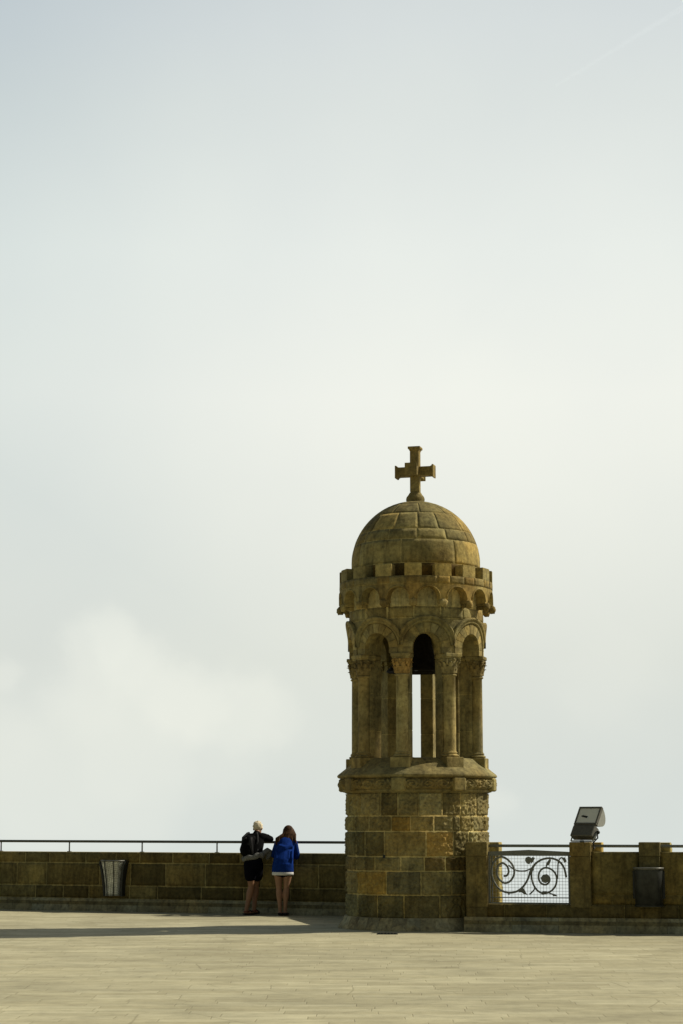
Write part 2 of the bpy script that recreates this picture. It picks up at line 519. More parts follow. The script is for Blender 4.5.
# arcade wall with eight round arches
def arch_bay(mb, Rw, th, half, zs, rise, zbot, ztop, bayhalf, n=22, tint=None, thick=True, close_bottom=True):
    """one bay of a curved wall, u=0 at the arch's centre; arch of half width `half`, springing at zs"""
    prof = [(-half, zbot)]
    if zs > zbot + .001: prof.append((-half, zs))
    for k in range(1, n): prof.append((-half * cos(pi * k / n), zs + rise * sin(pi * k / n)))
    if zs > zbot + .001: prof.append((half, zs))
    prof.append((half, zbot))
    outer = []
    for x, z in prof:
        if z <= zs + .001: outer.append((math.copysign(bayhalf, x), z))
        else:
            dx, dz = x, z - zs
            s = min(bayhalf / abs(dx) if abs(dx) > 1e-6 else 9e9, (ztop - zs) / dz)
            outer.append((dx * s, zs + dz * s))
    # corners
    def pt(x, z, r):
        a = x / Rw
        return (r * cos(a), r * sin(a), z)
    m = len(prof); K = 3
    for r, flip in ((Rw, False), (Rw - th, True)):
        G = [[mb.vert(pt(p[0] + (o[0] - p[0]) * q / K, p[1] + (o[1] - p[1]) * q / K, r), tint) for q in range(K + 1)] for p, o in zip(prof, outer)]
        for i in range(m - 1):
            for q in range(K):
                f = (G[i][q], G[i][q + 1], G[i + 1][q + 1], G[i + 1][q])
                mb.face(f if flip else f[::-1])
            a, b = outer[i], outer[i + 1]      # fill the two top corners
            if abs(a[0]) > bayhalf - 1e-6 and abs(b[1] - ztop) < 1e-6 and abs(a[1] - ztop) > 1e-6 or \
               abs(b[0]) > bayhalf - 1e-6 and abs(a[1] - ztop) < 1e-6 and abs(b[1] - ztop) > 1e-6:
                cx = math.copysign(bayhalf, a[0] if abs(a[0]) > bayhalf - 1e-6 else b[0])
                c = mb.vert(pt(cx, ztop, r), tint)
                f = (G[i][K], c, G[i + 1][K])
                mb.face(f if flip else f[::-1])
    A = [mb.vert(pt(x, z, Rw), tint) for x, z in prof]; B = [mb.vert(pt(x, z, Rw - th), tint) for x, z in prof]
    for i in range(m - 1): mb.face((A[i], A[i + 1], B[i + 1], B[i]), True)
    for sx in (-1, 1):                       # underside either side of the arch
        x0, x1 = sx * half, sx * bayhalf
        q = [mb.vert(pt(x, zbot, r), tint) for x, r in ((x0, Rw), (x1, Rw), (x1, Rw - th), (x0, Rw - th))]
        mb.face(q if sx < 0 else q[::-1])

RW = 1.045; BH = pi * RW / 8
mb = MB(); mb.col = (1.0, .98, .95)
arch_bay(mb, RW, .325, .235, 4.23, .235, 4.142, 5.2, BH)
# spandrel joints
def aw(x, z, d, r0=RW):
    a = x / r0
    return ((r0 + d) * cos(a), (r0 + d) * sin(a), z)
bay = mb.build('arcade_wall', M_STONE, tower); bay.rotation_euler.z = ROT + pi / 8
for k in range(1, 8): part_copy(bay, tower, ROT + pi / 8 + k * pi / 4)

def voussoirs():
    c = MB()
    nb = 9
    for k in range(nb):
        a0 = pi * k / nb + .012; a1 = pi * (k + 1) / nb - .012
        t = var((1.18, 1.12, 1.02), .34)
        def fn(a, rr, d):
            return aw(-rr * cos(a), 4.23 + rr * sin(a), d)
        n = 4
        for q in range(n):
            c.box((a0 + (a1 - a0) * q / n, .229, -.06), (a0 + (a1 - a0) * (q + 1) / n, .368, .014), fn, t)
    # stilted springers
    for sx in (-1, 1):
        c.box((min(sx * .229, sx * .368), 4.144, -.06), (max(sx * .229, sx * .368), 4.228, .013), lambda x, z, d: aw(x, z, d), var((1.1, 1.05, 1), .15))
    return c
def hood():
    c = MB(); c.col = (1.0, .98, .94)
    prof = [(.372, .004), (.378, .028), (.398, .04), (.414, .03), (.424, .052), (.448, .068), (.464, .06), (.47, .004)]
    A0 = math.acos(.398 / .41)
    rings = []
    n = 30
    for k in range(n + 1):
        a = A0 * .2 + (pi - .4 * A0) * k / n
        ring = []
        for rr, d in prof:
            x = -rr * cos(a); z = 4.245 + rr * sin(a)
            x = max(-BH + .001, min(BH - .001, x))
            ring.append(c.vert(aw(x, z, d)))
        rings.append(ring)
    for A, B in zip(rings, rings[1:]):
        for q in range(len(prof) - 1):
            c.face((A[q], B[q], B[q + 1], A[q + 1]), True)
    c.face(rings[0][::-1]); c.face(rings[-1])
    return c
for k in range(8):
    o = voussoirs().build('arch_ring', M_STONE, tower); o.rotation_euler.z = ROT + pi / 8 + k * pi / 4
h0 = hood().build('hood_mould', M_STONE, tower); h0.rotation_euler.z = ROT + pi / 8
for k in range(1, 8):
    part_copy(h0, tower, ROT + pi / 8 + k * pi / 4)

# frieze stones between the hoods and the corbel table
mb = MB(); mb.col = (1, 1, 1)
def frieze_fn(u, v, w): return cyl(RW + .003)(u, v, w)
js = [radians(d) * (RW) for d in [-15.4 + 45 * k for k in range(9)]]
js2 = [radians(7.1 - 22.5 + 22.5 * k) * RW for k in range(17)]
stones(mb, frieze_fn, [(4.675, 4.855, [radians(7.1 - 22.5 - 11.2 + 22.5 * k) * RW for k in range(17)]), (4.855, 5.19, js2)], rough=.005, gap=.0045, proud=.004, amt=.22, base=(1.12, 1.1, 1.05), pick=lambda ci, u: (1.75, 1.8, 2.05) if ci else None)
mb.lathe([(RW + .0025, 4.67), (RW + .0045, 4.672), (RW + .0045, 5.19), (RW + .0025, 5.192)], 96, tint=MORTAR, cap=False)
mb.build('frieze', M_STONE, tower)

STN = []
for k in range(16):
    q = random.choice(((1.15, .98, .72), (1.3, 1.22, 1.02), (.8, .76, .66), (1.0, .96, .9), (1.55, 1.42, 1.15), (.95, .9, .8)))
    STN.append(var(q, .14))
for k, q in ((0, (1.12, .95, .72)), (1, (1.4, 1.28, 1.02)), (15, (.95, .82, .66)), (2, (1.1, .95, .74))): STN[k] = q
# corbel table: sixteen blind arches hung in front of the wall, carved heads between them
RC = 1.205; CH = pi * RC / 16
def carch(k, n, rr, d):
    a = pi * k / n
    x = -rr * cos(a) / RC; z = 4.968 + rr * sin(a)
    return ((RC + d) * cos(x), (RC + d) * sin(x), z)
for k in range(16):
    mb = MB(); key = var((1.1, 1.03, .9), .28)
    arch_bay(mb, RC, .16, .174, 4.968, .172, 4.945, 5.185, CH, n=14)
    mb.tube([carch(q, 14, .183, .002) for q in range(15)], .011, 6)
    for i, (x, y, z) in enumerate(mb.v):
        u = atan2(y, x) * RC / CH
        mb.t[i] = STN[k] if u > .42 else (STN[(k - 1) % 16] if u < -.42 else key)
    o = mb.build('blind_arch', M_STONE, tower); o.rotation_euler.z = ROT + k * pi / 8

def corbel(tint, seed):
    c = MB(); c.col = tint
    # tapering bracket with a carved knop
    def fn(x, y, z): return (x, y, z)
    c.box((1.02, -.058, 4.905), (1.2, .058, 4.95), bev=.008)
    c.box((1.02, -.045, 4.85), (1.15, .045, 4.906), bev=.01)
    def P(i, j):
        a = 2 * pi * i; b = pi * j
        v = Vector((cos(a) * sin(b), sin(a) * sin(b), -cos(b)))
        n = noise.fractal(v * 2.2 + Vector((seed, 0, 0)), 1.0, 2, 3)
        r = .058 * (1 + .3 * n)
        return (1.195 + v.x * r, v.y * r * 1.05, 4.893 + v.z * r * 1.15)
    c.grid(P, 16, 10, close_u=True, flip=False)
    for s in (-1, 1): c.ball((1.225, s * .022, 4.92), .014, 6, 5)
    c.ball((1.238, 0, 4.9), (.016, .012, .016), 6, 5)
    return c
cb = [corbel((1.15, 1.05, .9), 1.0), corbel((1.7, 1.65, 1.65), 7.0), corbel((.75, .7, .62), 4.0)]
cbo = []
for k in range(16):
    w = 1 if k in (1, 9) else (2 if k in (3, 6, 12) else 0)
    a = ROT + pi / 16 + k * pi / 8
    if k in (0, 1, 3):
        o = cb[w].build('corbel', M_CARVED, tower); o.rotation_euler.z = a; cbo.append((w, o))
    else:
        part_copy([o for q, o in cbo if q == w][0], tower, a)

# parapet ring and merlons
mb = MB(); mb.col = (.95, .93, .88)
mb.lathe([(1.06, 5.187), (1.205, 5.187), (1.205, 5.306), (1.06, 5.306), (1.06, 5.187)], 96, cap=False, tint=(1.5, 1.45, 1.35))
def par_pick(ci, u):
    d = math.degrees(u / RC) + 4.15
    k = round(d / 22.5)
    return STN[k % 16] if abs(d - k * 22.5) < 4 else (1.0, .96, .88)
cj = [radians(7.1 + 22.5 * k - 7) * RC for k in range(16)]
js = []
for k in range(16):
    js += [radians(7.1 + 22.5 * k - 6.2) * RC, radians(7.1 + 22.5 * k + 6.2) * RC]
js.append(js[0] + 2 * pi * RC)
stones(mb, cyl(RC), [(5.19, 5.306, js)], rough=.003, gap=.003, proud=.001, arris=.008, amt=.08, pick=par_pick)
mb.lathe([(.95, 5.27), (1.2, 5.27), (1.2, 5.308), (.95, 5.314)], 96)
mb.build('parapet', M_STONE, tower)
for k in range(16):
    a = ROT + pi / 16 + k * pi / 8
    c = MB(); t = var((1.45, 1.4, 1.25), .2); c.col = t
    def fn(x, y, z):
        aa = x / RC
        return (y * cos(aa), y * sin(aa), z)
    n = 4; hw = .132
    for q in range(n):
        x0 = -hw + 2 * hw * q / n
        c.box((x0, .985, 5.308), (x0 + 2 * hw / n, 1.206, 5.488), fn, t)
    # weathered rounded top edges
    c.box((-hw + .006, .99, 5.488), (hw - .006, 1.2, 5.496), fn, t)
    o = c.build('merlon', M_STONE, tower); o.rotation_euler.z = a

# dome
RD = 1.014; ZD = 5.614
mb = MB(); mb.col = MORTAR
prof = [(.9, 5.25), (RD, 5.25), (RD, ZD)] + [(RD * cos(radians(q)), ZD + RD * sin(radians(q))) for q in range(4, 90, 4)]
mb.lathe(prof, 96)
def dome(u, v, w):
    # v: arc length up from the springing, u in radians
    p = v / RD
    r = RD + w
    if v < 0: return (r * sin(u), -r * cos(u), ZD + v)
    return (r * cos(p) * sin(u), -r * cos(p) * cos(u), ZD + r * sin(p))
def dome_course(v0, v1, degs, step):
    d = list(degs); x = d[-1]
    while x + step * 1.3 < d[0] + 360: x += step * random.uniform(.85, 1.15); d.append(x)
    d.append(d[0] + 360)
    return (v0, v1, [radians(q) for q in d])
# joint width in the angular direction: gap is in radians here, fine for a radius near one metre
A = lambda d: radians(d) * RD
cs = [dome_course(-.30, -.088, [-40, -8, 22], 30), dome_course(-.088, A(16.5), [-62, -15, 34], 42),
      dome_course(A(16.5), A(27), [-58, -28, -1, 27, 54], 28), dome_course(A(27), A(47), [-50, -23, 0, 21, 52], 30),
      dome_course(A(47), A(66), [-68, -34, 3, 40], 38), dome_course(A(66), A(80), [-32, 20], 45)]
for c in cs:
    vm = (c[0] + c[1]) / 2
    stones(mb, dome, [c], rough=.0022, gap=.0055, cell=.045, proud=.0006, amt=.3, base=(1.35, 1.28, 1.1), arris=.01, pick=(lambda ci, u: (.40, .34, .27)) if c[1] < 0 else None)     # foot course tinted dark to paint the shade in the gaps between merlons
mb.lathe([(RD * cos(radians(79.5)), ZD + RD * sin(radians(79.5)) + .002), (.12, ZD + RD + .002)], 32, tint=(1.4, 1.35, 1.15))
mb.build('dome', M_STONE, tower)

# cross with four arms
mb = MB(); mb.col = (.95, .9, .82)
zb = 6.60
mb.lathe([(.1, zb), (.15, zb), (.15, zb + .015), (.142, zb + .03), (.148, zb + .05), (.148, zb + .075), (.138, zb + .105), (.11, zb + .14), (.09, zb + .175), (.08, zb + .18)], 24)
w = .073
def armbox(c, ax, l0, l1):
    x, y = ax
    def fn(p, q, r):                 # p along the arm, q across, r height
        return (x * p - y * q, y * p + x * q, r)
    c.box((l0, -w, 7.035), (l1 - .05, w, 7.185), fn, bev=.006)
    # flared end
    ring = []
    for l, k in ((l1 - .055, 1.0), (l1 - .03, 1.12), (l1 - .022, 1.32), (l1, 1.34)):
        ring.append([c.vert(fn(l, q * w * k, 7.11 + r * .075 * k)) for q, r in ((-1, -1), (1, -1), (1, 1), (-1, 1))])
    for a, b in zip(ring, ring[1:]):
        for q in range(4): c.face((a[q], a[(q + 1) % 4], b[(q + 1) % 4], b[q]))
    c.face(ring[0][::-1]); c.face(ring[-1])
ca = ROT
mb.box((-w, -w, zb + .17), (w, w, 7.45), lambda x, y, z: (x * cos(ca) - y * sin(ca), x * sin(ca) + y * cos(ca), z), bev=.014)
rg = []
for z, k in ((7.44, 1.0), (7.465, 1.14), (7.475, 1.34), (7.5, 1.36), (7.512, 1.3)):
    rg.append([mb.vert((x * k * cos(ca) - y * k * sin(ca), x * k * sin(ca) + y * k * cos(ca), z)) for x, y in ((-w, -w), (w, -w), (w, w), (-w, w))])
for a, b in zip(rg, rg[1:]):
    for q in range(4): mb.face((a[q], a[(q + 1) % 4], b[(q + 1) % 4], b[q]))
mb.face(rg[0][::-1]); mb.face(rg[-1])
for q in range(4):
    armbox(mb, (cos(ca + q * pi / 2), sin(ca + q * pi / 2)), .05, .312)
mb.build('cross', M_STONE, tower)

# ceiling of the lantern and the bell
mb = MB(); mb.col = (.7, .68, .62)
mb.lathe([(.02, 4.93), (.66, 4.93), (.66, 5.2), (.02, 5.2)], 40)
mb.build('ceiling_slab', M_STONE, tower)
mb = MB()
mb.lathe([(.03, 4.72), (.1, 4.72), (.16, 4.69), (.205, 4.62), (.225, 4.5), (.25, 4.33), (.3, 4.15), (.38, 4.03), (.46, 3.95), (.475, 3.925), (.455, 3.915), (.36, 4.0), (.27, 4.15), (.2, 4.4), (.02, 4.5)], 48, c=(TX, TY))
bell = mb.build('church_bell', M_BRONZE, None, (TX, TY, 3.87))
tag(bell, 'dark bronze bell hanging inside the turret arcade', 'bell')
mb = MB()
mb.tube([(TX, TY, 4.5), (TX, TY, 4.05)], .018, 8); mb.ball((TX, TY, 4.0), .06)
mb.build('clapper', M_IRON, bell, (TX, TY, 3.87))
mb = MB()
mb.box((TX - .62, TY - .07, 4.78), (TX + .62, TY + .07, 4.9), bev=.01)
mb.tube([(TX - .06, TY, 4.7), (TX - .06, TY, 4.8)], .02); mb.tube([(TX + .06, TY, 4.7), (TX + .06, TY, 4.8)], .02)
mb.build('headstock', M_IRON, bell, (TX, TY, 3.87))

# ================================================================== WALLS
class Line:
    """a wall line in plan: s along it, w towards the terrace side, z up"""
    def __init__(self, a, b):
        self.a = Vector((*a, 0)); d = Vector((*b, 0)) - self.a
        self.len = d.length; self.d = d.normalized()
        self.n = Vector((self.d.y, -self.d.x, 0))      # right of the direction of travel
    def __call__(self, s, z, w):
        p = self.a + self.d * s + self.n * w
        return (p.x, p.y, z)
    def face(self, s, v, w): return self(s, v, w)

def random_joints(L, lo, hi, start=0.0):
    j = [start]
    while j[-1] + hi < L - lo * .4: j.append(j[-1] + random.uniform(lo, hi))
    j.append(L)
    return j

def kerb_part(mb, ln, L, s0=0.0, h=.225):
    x = s0
    while x < L - .05:
        x1 = min(L, x + random.uniform(.5, .95))
        if L - x1 < .3: x1 = L
        t = var((1, 1, 1), .14)
        pr = [(-.3, -.03), (0, -.03), (-.004, .02), (-.055, h - .02), (-.07, h), (-.3, h)]
        for q0, q1 in ((x + .003, x1 - .003),):
            ids = [[mb.vert(ln(q, z, w), t) for w, z in pr] for q in (q0, q1)]
            for j in range(len(pr) - 1):
                mb.face((ids[0][j], ids[1][j], ids[1][j + 1], ids[0][j + 1]))
            mb.face(ids[0]); mb.face(ids[1][::-1])
        x = x1
    mb.box((s0, -.29, -.03), (L, -.03, h - .05), lambda s, w, z: ln(s, z, w), (.6, .58, .5))

# --- left wall
CORNER = (0.16, 34.88)
LW = Line((-19.5, 43.16), CORNER)      # from far left to the corner
RET = Line(CORNER, (0.72, 31.95))      # short return into the drum
def wall_stones(name_root, lines, label, h=1.06):
    a = lines[0].a
    root = empty('parapet_wall', (a.x, a.y, 0), label, 'wall')
    off = (a.x, a.y, 0)
    k = MB()
    for ln, L in lines: pass
    return root
lw_root = empty('parapet_wall', (-3.2, 36.5, 0), 'long low brown stone parapet wall that the two people lean on', 'wall')
off = (-3.2, 36.5, 0)
kb = MB(); kerb_part(kb, LW, LW.len + .02); kerb_part(kb, RET, RET.len)
kb.build('kerb', M_KERB, lw_root, off)
mb = MB(); mb.col = MORTAR
for ln in (LW, RET):
    mb.box((0 if ln is LW else -.3, -.47, .0), (ln.len + (.05 if ln is LW else 0), -.085, 1.056), lambda s, w, z, ln=ln: ln(s, z, w), (1.3, 1.28, 1.25))
    ln2 = lambda s, v, w, ln=ln: ln(s, v, w - .08)
    cs = [(.222, .456, random_joints(ln.len, .5, 1.0, .02)), (.456, .862, random_joints(ln.len, .55, 1.15, .02)), (.862, 1.062, random_joints(ln.len, .45, .9, .02))]
    stones(mb, ln2, cs, rough=.012, gap=.013, cell=.05, proud=.005, amt=.42, base=(.66, .62, .52))
mb.build('wall', M_STONE, lw_root, off)

# --- handrail on the left wall
mb = MB()
hr = empty('handrail', (-3.2, 36.5, 1.06), 'long thin dark handrail on short posts above the left parapet', 'handrail')
hoff = (-3.2, 36.5, 1.06)
mb.tube([LW(.0, 1.247, -.27), LW(LW.len * .5, 1.247, -.27), LW(LW.len - .28, 1.247, -.27), RET(.25, 1.247, -.27), RET(RET.len, 1.247, -.27)], .024, 10)
mb.build('rail', M_RAIL, hr, hoff)
def s_at(px_x):          # where a post stands along the wall, given its plan x
    return (px_x - LW.a.x) / LW.d.x
for X in (-14.8, -13.4, -12.0, -10.65, -9.25, -7.85, -6.5, -5.14, -3.735, -2.335, -.93):
    p = MB(); s = s_at(X)
    p.tube([LW(s, 1.055, -.27), LW(s, 1.235, -.27)], .013, 8)
    p.box((s - .03, -.30, 1.056), (s + .03, -.24, 1.068), lambda a, w, z: LW(a, z, w))
    p.build('post', M_RAIL, hr, hoff)

# --- right wall
th = radians(12.3)
RWL = Line((1.83, 29.93), (1.83 + 12 * cos(th), 29.93 - 12 * sin(th)))
roff = tuple(RWL(1.5, 0, -.2))
rw_root = empty('parapet_wall', roff, 'right parapet wall of slab panels between square stone pillars', 'wall')
kb = MB(); kerb_part(kb, RWL, RWL.len, -.03, .215)
kb.build('kerb', M_KERB, rw_root, roff)
fnR = lambda s, w, z: RWL(s, z, w)
PIL = [(0.0, .315), (1.54, 1.845), (2.55, 2.85), (3.55, 3.86), (5.06, 5.37), (6.06, 6.37)]
mb = MB(); mb.col = MORTAR
# lower course all along
mb.box((.0, -.47, .1), (RWL.len, -.105, .40), fnR, (1.2, 1.15, 1.0))
stones(mb, lambda s, v, w: RWL(s, v, w - .1), [(.212, .405, random_joints(RWL.len, .55, .95))], rough=.008, gap=.005, cell=.06, proud=.006, amt=.22, base=(.55, .5, .40))
panels = [(1.845, 2.55), (2.85, 3.55), (3.86, 5.06), (5.37, 6.06), (6.37, RWL.len)]
for a, b in panels:
    mb.box((a, -.44, .398), (b, -.155, 1.165), fnR, (1.1, 1.05, .9))
    stones(mb, lambda s, v, w: RWL(s, v, w - .15), [(.403, .545, random_joints(b - a, .3, .5)) if False else (.403, .545, [a, a + (b - a) * .42, b]), (.545, 1.17, [a, b])], rough=.006, gap=.004, cell=.05, proud=.005, amt=.12, base=(.8, .72, .52))
mb.build('wall', M_STONE, rw_root, roff)
for i, (a, b) in enumerate(PIL):
    c = MB(); t = var((.7, .64, .52), .1)
    c.box((a, -.36, .36), (b, -.07, 1.10), fnR, t, bev=.007)
    c.box((a - .003, -.362, 1.102), (b + .003, -.067, 1.308), fnR, var((.74, .67, .54), .1), bev=.009)
    c.box((a + .004, -.36, .212), (b - .004, -.075, .358), fnR, var((.52, .48, .4), .1), bev=.006)
    # rough rear buttress, wider than the pillar; raised tint paints in grazing sunlight
    stones(c, lambda s, v, w, b=b: RWL(b + .135 + w, v, s), [(.2, .56, [-.74, -.37]), (.56, .93, [-.74, -.37]), (.93, 1.30, [-.74, -.37])], rough=.02, gap=.006, cell=.03, proud=.0, amt=.2, base=(1.5, 1.45, 1.25))
    c.box((a + .04, -.735, .2), (b + .13, -.363, 1.3), fnR, (2.0, 1.9, 1.6))
    c.build('pillar', M_STONE, rw_root, roff)

rr = empty('handrail', tuple(RWL(1.5, 1.24, -.3)), 'dark tube handrail joining the tops of the right pillars', 'handrail')
ro = tuple(RWL(1.5, 1.24, -.3))
mb = MB()
mb.tube([RWL(.3, 1.25, -.25), RWL(6.2, 1.25, -.25), RWL(11.9, 1.25, -.25)], .022, 10)
mb.build('rail', plain('grey rail tube', (.2, .21, .18), .5, .1, .25, 30), rr, ro)

# ================================================================== IRON GRILLE
GS0, GS1 = .322, 1.533; GZ0, GZ1 = .405, 1.165
grw = -.17
go = tuple(RWL((GS0 + GS1) / 2, GZ0, grw))
gr = empty('iron_grille', go, 'wrought iron grille with scrolls and wire mesh filling the gap in the right parapet', 'grille')
mb = MB()
fb = lambda s0, z0, s1, z1, d=.018: mb.box((s0, grw - d, z0), (s1, grw + d, z1), fnR, bev=.003)
fb(GS0, GZ0, GS0 + .028, GZ1); fb(GS1 - .028, GZ0, GS1, GZ1)
fb(GS0 + .048, GZ0 + .03, GS0 + .066, GZ1 - .04, .008)
fb(GS0 + .028, GZ0, GS1 - .028, GZ0 + .022); fb(GS0 + .028, GZ0 + .085, GS1 - .028, GZ0 + .1, .008)
# head bar, gently gabled
n = 16
for q in range(n):
    s0 = GS0 + .0281 + (GS1 - GS0 - .0562) * q / n; s1 = GS0 + .0281 + (GS1 - GS0 - .0562) * (q + 1) / n
    def top(s): return GZ1 + .028 * (1 - abs((s - (GS0 + GS1) / 2) / ((GS1 - GS0) / 2)))
    P = [(s0, -.018, GZ1 - .06), (s1, -.018, GZ1 - .06), (s1, .018, GZ1 - .06), (s0, .018, GZ1 - .06), (s0, -.018, top(s0)), (s1, -.018, top(s1)), (s1, .018, top(s1)), (s0, .018, top(s0))]
    i = [mb.vert(RWL(s, z, grw + w)) for s, w, z in P]
    for f in ((0, 3, 2, 1), (4, 5, 6, 7), (0, 1, 5, 4), (1, 2, 6, 5), (2, 3, 7, 6), (3, 0, 4, 7)): mb.face([i[k] for k in f])
mb.build('frame', M_GRILLE, gr, go)
mb = MB()
s = GS0 + .06
while s < GS1 - .03:
    mb.tube([RWL(s, GZ0 + .02, grw - .03), RWL(s, GZ1 - .058, grw - .03)], .0024, 5); s += .047
z = GZ0 + .045
while z < GZ1 - .06:
    mb.tube([RWL(GS0 + .02, z, grw - .034), RWL(GS1 - .02, z, grw - .034)], .0024, 5); z += .047
mb.build('wire_mesh', M_WIRE, gr, go)
# scrollwork, drawn in centimetre-like units: x across 0..505, y down 0..300
def gp(x, y, d=0.0):
    return RWL(GS0 + .03 + (x / 515.0) * (GS1 - GS0 - .06), GZ1 - .06 - (y / 305.0) * (GZ1 - .06 - GZ0 - .02), grw + .004 + d)
def spline(P, k=7):
    out = []
    for i in range(len(P) - 1):
        p0 = P[max(0, i - 1)]; p1 = P[i]; p2 = P[i + 1]; p3 = P[min(len(P) - 1, i + 2)]
        for q in range(k):
            t = q / k
            out.append(tuple(.5 * (2 * p1[c] + (p2[c] - p0[c]) * t + (2 * p0[c] - 5 * p1[c] + 4 * p2[c] - p3[c]) * t * t + (3 * p1[c] - p0[c] - 3 * p2[c] + p3[c]) * t ** 3) for c in (0, 1)))
    out.append(P[-1])
    return out
SC = [  # zoom coordinates of the ironwork minus the opening's corner (90, 108)
    ([(88, 132), (108, 130), (122, 105), (112, 68), (82, 48), (52, 68), (44, 112), (56, 150), (92, 178), (132, 165), (158, 120), (152, 68), (122, 30), (82, 8), (44, 18), (14, 62), (8, 118), (26, 175), (62, 220), (112, 240), (170, 234), (216, 202), (250, 150), (268, 98), (300, 52), (350, 22), (410, 16), (460, 38), (490, 80), (503, 140)], .0125),
    ([(122, 62), (150, 84), (186, 98), (232, 98), (268, 84), (300, 60)], .0085),
    ([(352, 142), (372, 128), (390, 140), (392, 164), (372, 186), (342, 182), (322, 155), (324, 112), (350, 82), (388, 80), (424, 104), (440, 146), (430, 196), (396, 232), (350, 244), (308, 222), (280, 172), (274, 110), (290, 66)], .0115),
    ([(300, 205), (282, 230), (258, 252)], .009),
    ([(446, 150), (448, 90), (452, 42), (470, 12), (500, 22)], .008),
    ([(372, 74), (378, 48), (398, 22)], .008),
    ([(340, 252), (352, 236), (372, 236), (400, 246), (430, 254)], .008),
    ([(120, 240), (122, 256)], .009),
]
for P, r in SC:
    mb = MB()
    pts = [gp(x, y) for x, y in spline(P)]
    mb.tube(pts, r * 1.22, 8)
    mb.build('scroll', M_GRILLE, gr, go)
def leaf2(P, d=.01):
    mb = MB()
    ring_f = [mb.vert(gp(x, y, d)) for x, y in P]; ring_b = [mb.vert(gp(x, y, -d)) for x, y in P]
    cx = sum(p[0] for p in P) / len(P); cy = sum(p[1] for p in P) / len(P)
    a = mb.vert(gp(cx, cy, d * 2)); b = mb.vert(gp(cx, cy, -d * 2)); n = len(P)
    for k in range(n):
        mb.face((ring_f[k], ring_f[(k + 1) % n], a)); mb.face((ring_b[(k + 1) % n], ring_b[k], b))
        mb.face((ring_f[k], ring_b[k], ring_b[(k + 1) % n], ring_f[(k + 1) % n]))
    return mb.build('leaf', M_GRILLE, gr, go)
leaf2([(236, 12), (256, 4), (276, 14), (272, 34), (260, 56), (242, 48), (232, 30)])
leaf2([(282, 6), (298, 14), (286, 38), (272, 52), (268, 30)])
leaf2([(182, 226), (204, 208), (224, 214), (232, 234), (246, 256), (222, 250), (206, 238), (190, 240)])
leaf2([(382, 42), (400, 14), (404, 30), (392, 58), (376, 66)])
leaf2([(334, 142), (352, 122), (376, 118), (396, 136), (390, 164), (366, 178), (342, 168)], .014)
leaf2([(402, 244), (430, 250), (446, 262), (416, 262)])
leaf2([(340, 234), (356, 228), (362, 246), (348, 256)])
leaf2([(476, 14), (494, 8), (508, 34), (494, 46)])
leaf2([(268, 84), (284, 76), (292, 92), (276, 104)])

# ================================================================== FLOODLIGHT
fc = Vector(RWL(1.715, 0, -.22))
fo = (fc.x, fc.y, 1.31)
fl = empty('floodlight', fo, 'square grey floodlight tilted back on a bracket on top of the pillar', 'floodlight')
psi, tl = radians(40), radians(33)
rv = Vector((cos(psi), -sin(psi), 0)); uv = Vector((sin(tl) * sin(psi), sin(tl) * cos(psi), cos(tl))); nv = rv.cross(uv)   # towards the viewer
if nv.y > 0: nv = -nv
C0 = Vector((fc.x - .005, fc.y, 1.385))
def FP(x, y, d):     # x right, y up along the face, d towards the front
    p = C0 + rv * x + uv * y + nv * d
    return tuple(p)
mb = MB()
W2 = .198
# gear box under the head
mb.box((-W2, .0, -.10), (W2 * .94, .19, .03), lambda x, y, d: FP(x, y, d), bev=.01)
# front frame: four bars round the glass
y0, y1 = .197, .51
for (a, b, c, d) in ((-W2, y0, W2, y0 + .032), (-W2, y1 - .032, W2, y1), (-W2, y0 + .033, -W2 + .03, y1 - .033), (W2 - .03, y0 + .033, W2, y1 - .033)):
    mb.box((a, b, -.02), (c, d, .03), lambda x, y, d: FP(x, y, d), bev=.004)
mb.build('housing', M_FLOOD, fl, fo)
# rounded back shell
mb = MB()
n = 12
prof = [(y0 + .005, -.021)] + [(y0 + .02 + (y1 - y0 - .03) * k / n, -.03 - .15 * sin(pi * (k / n) ** .85) ** .7) for k in range(1, n)] + [(y1 - .005, -.021)]
L_ = [mb.vert(FP(-W2 + .006, y, d)) for y, d in prof]; R_ = [mb.vert(FP(W2 - .006, y, d)) for y, d in prof]
for k in range(len(prof) - 1): mb.face((L_[k], R_[k], R_[k + 1], L_[k + 1]), True)
mb.face(L_); mb.face(R_[::-1])
mb.build('back_shell', M_FLOODSIDE, fl, fo)
# reflector and lamp behind the glass
m, nt, b = new_mat('hammered reflector'); b.inputs['Base Color'].default_value = (.85, .85, .75, 1); b.inputs['Metallic'].default_value = .25; b.inputs['Roughness'].default_value = .45
nn = N(nt, 'ShaderNodeTexNoise', Scale=35.0, Detail=3.0); bp = N(nt, 'ShaderNodeBump', Strength=.6, Distance=.01)
nt.links.new(nn.outputs[0], bp.inputs['Height']); nt.links.new(bp.outputs[0], b.inputs['Normal'])
M_REFL = m
mb = MB()
mb.grid(lambda i, j: FP(-.168 + .336 * i, y0 + .034 + (y1 - y0 - .068) * j, -.008 - .07 * (sin(pi * i) * sin(pi * j)) ** .6), 12, 12)
mb.build('reflector', M_REFL, fl, fo)
mb = MB(); mb.tube([FP(-.09, y0 + .15, .0), FP(.0, y0 + .13, .0)], .028, 10); mb.ball(FP(-.1, y0 + .15, -.01), .035)
mb.build('lamp_bulb', M_IRON, fl, fo)
m, nt, b = new_mat('glass with painted reflection'); b.inputs['Base Color'].default_value = (.9, .9, .8, 1); b.inputs['Roughness'].default_value = .3; b.inputs['Alpha'].default_value = .7  # pale, nearly opaque colour stands in for a bright reflection
M_GLASS = m
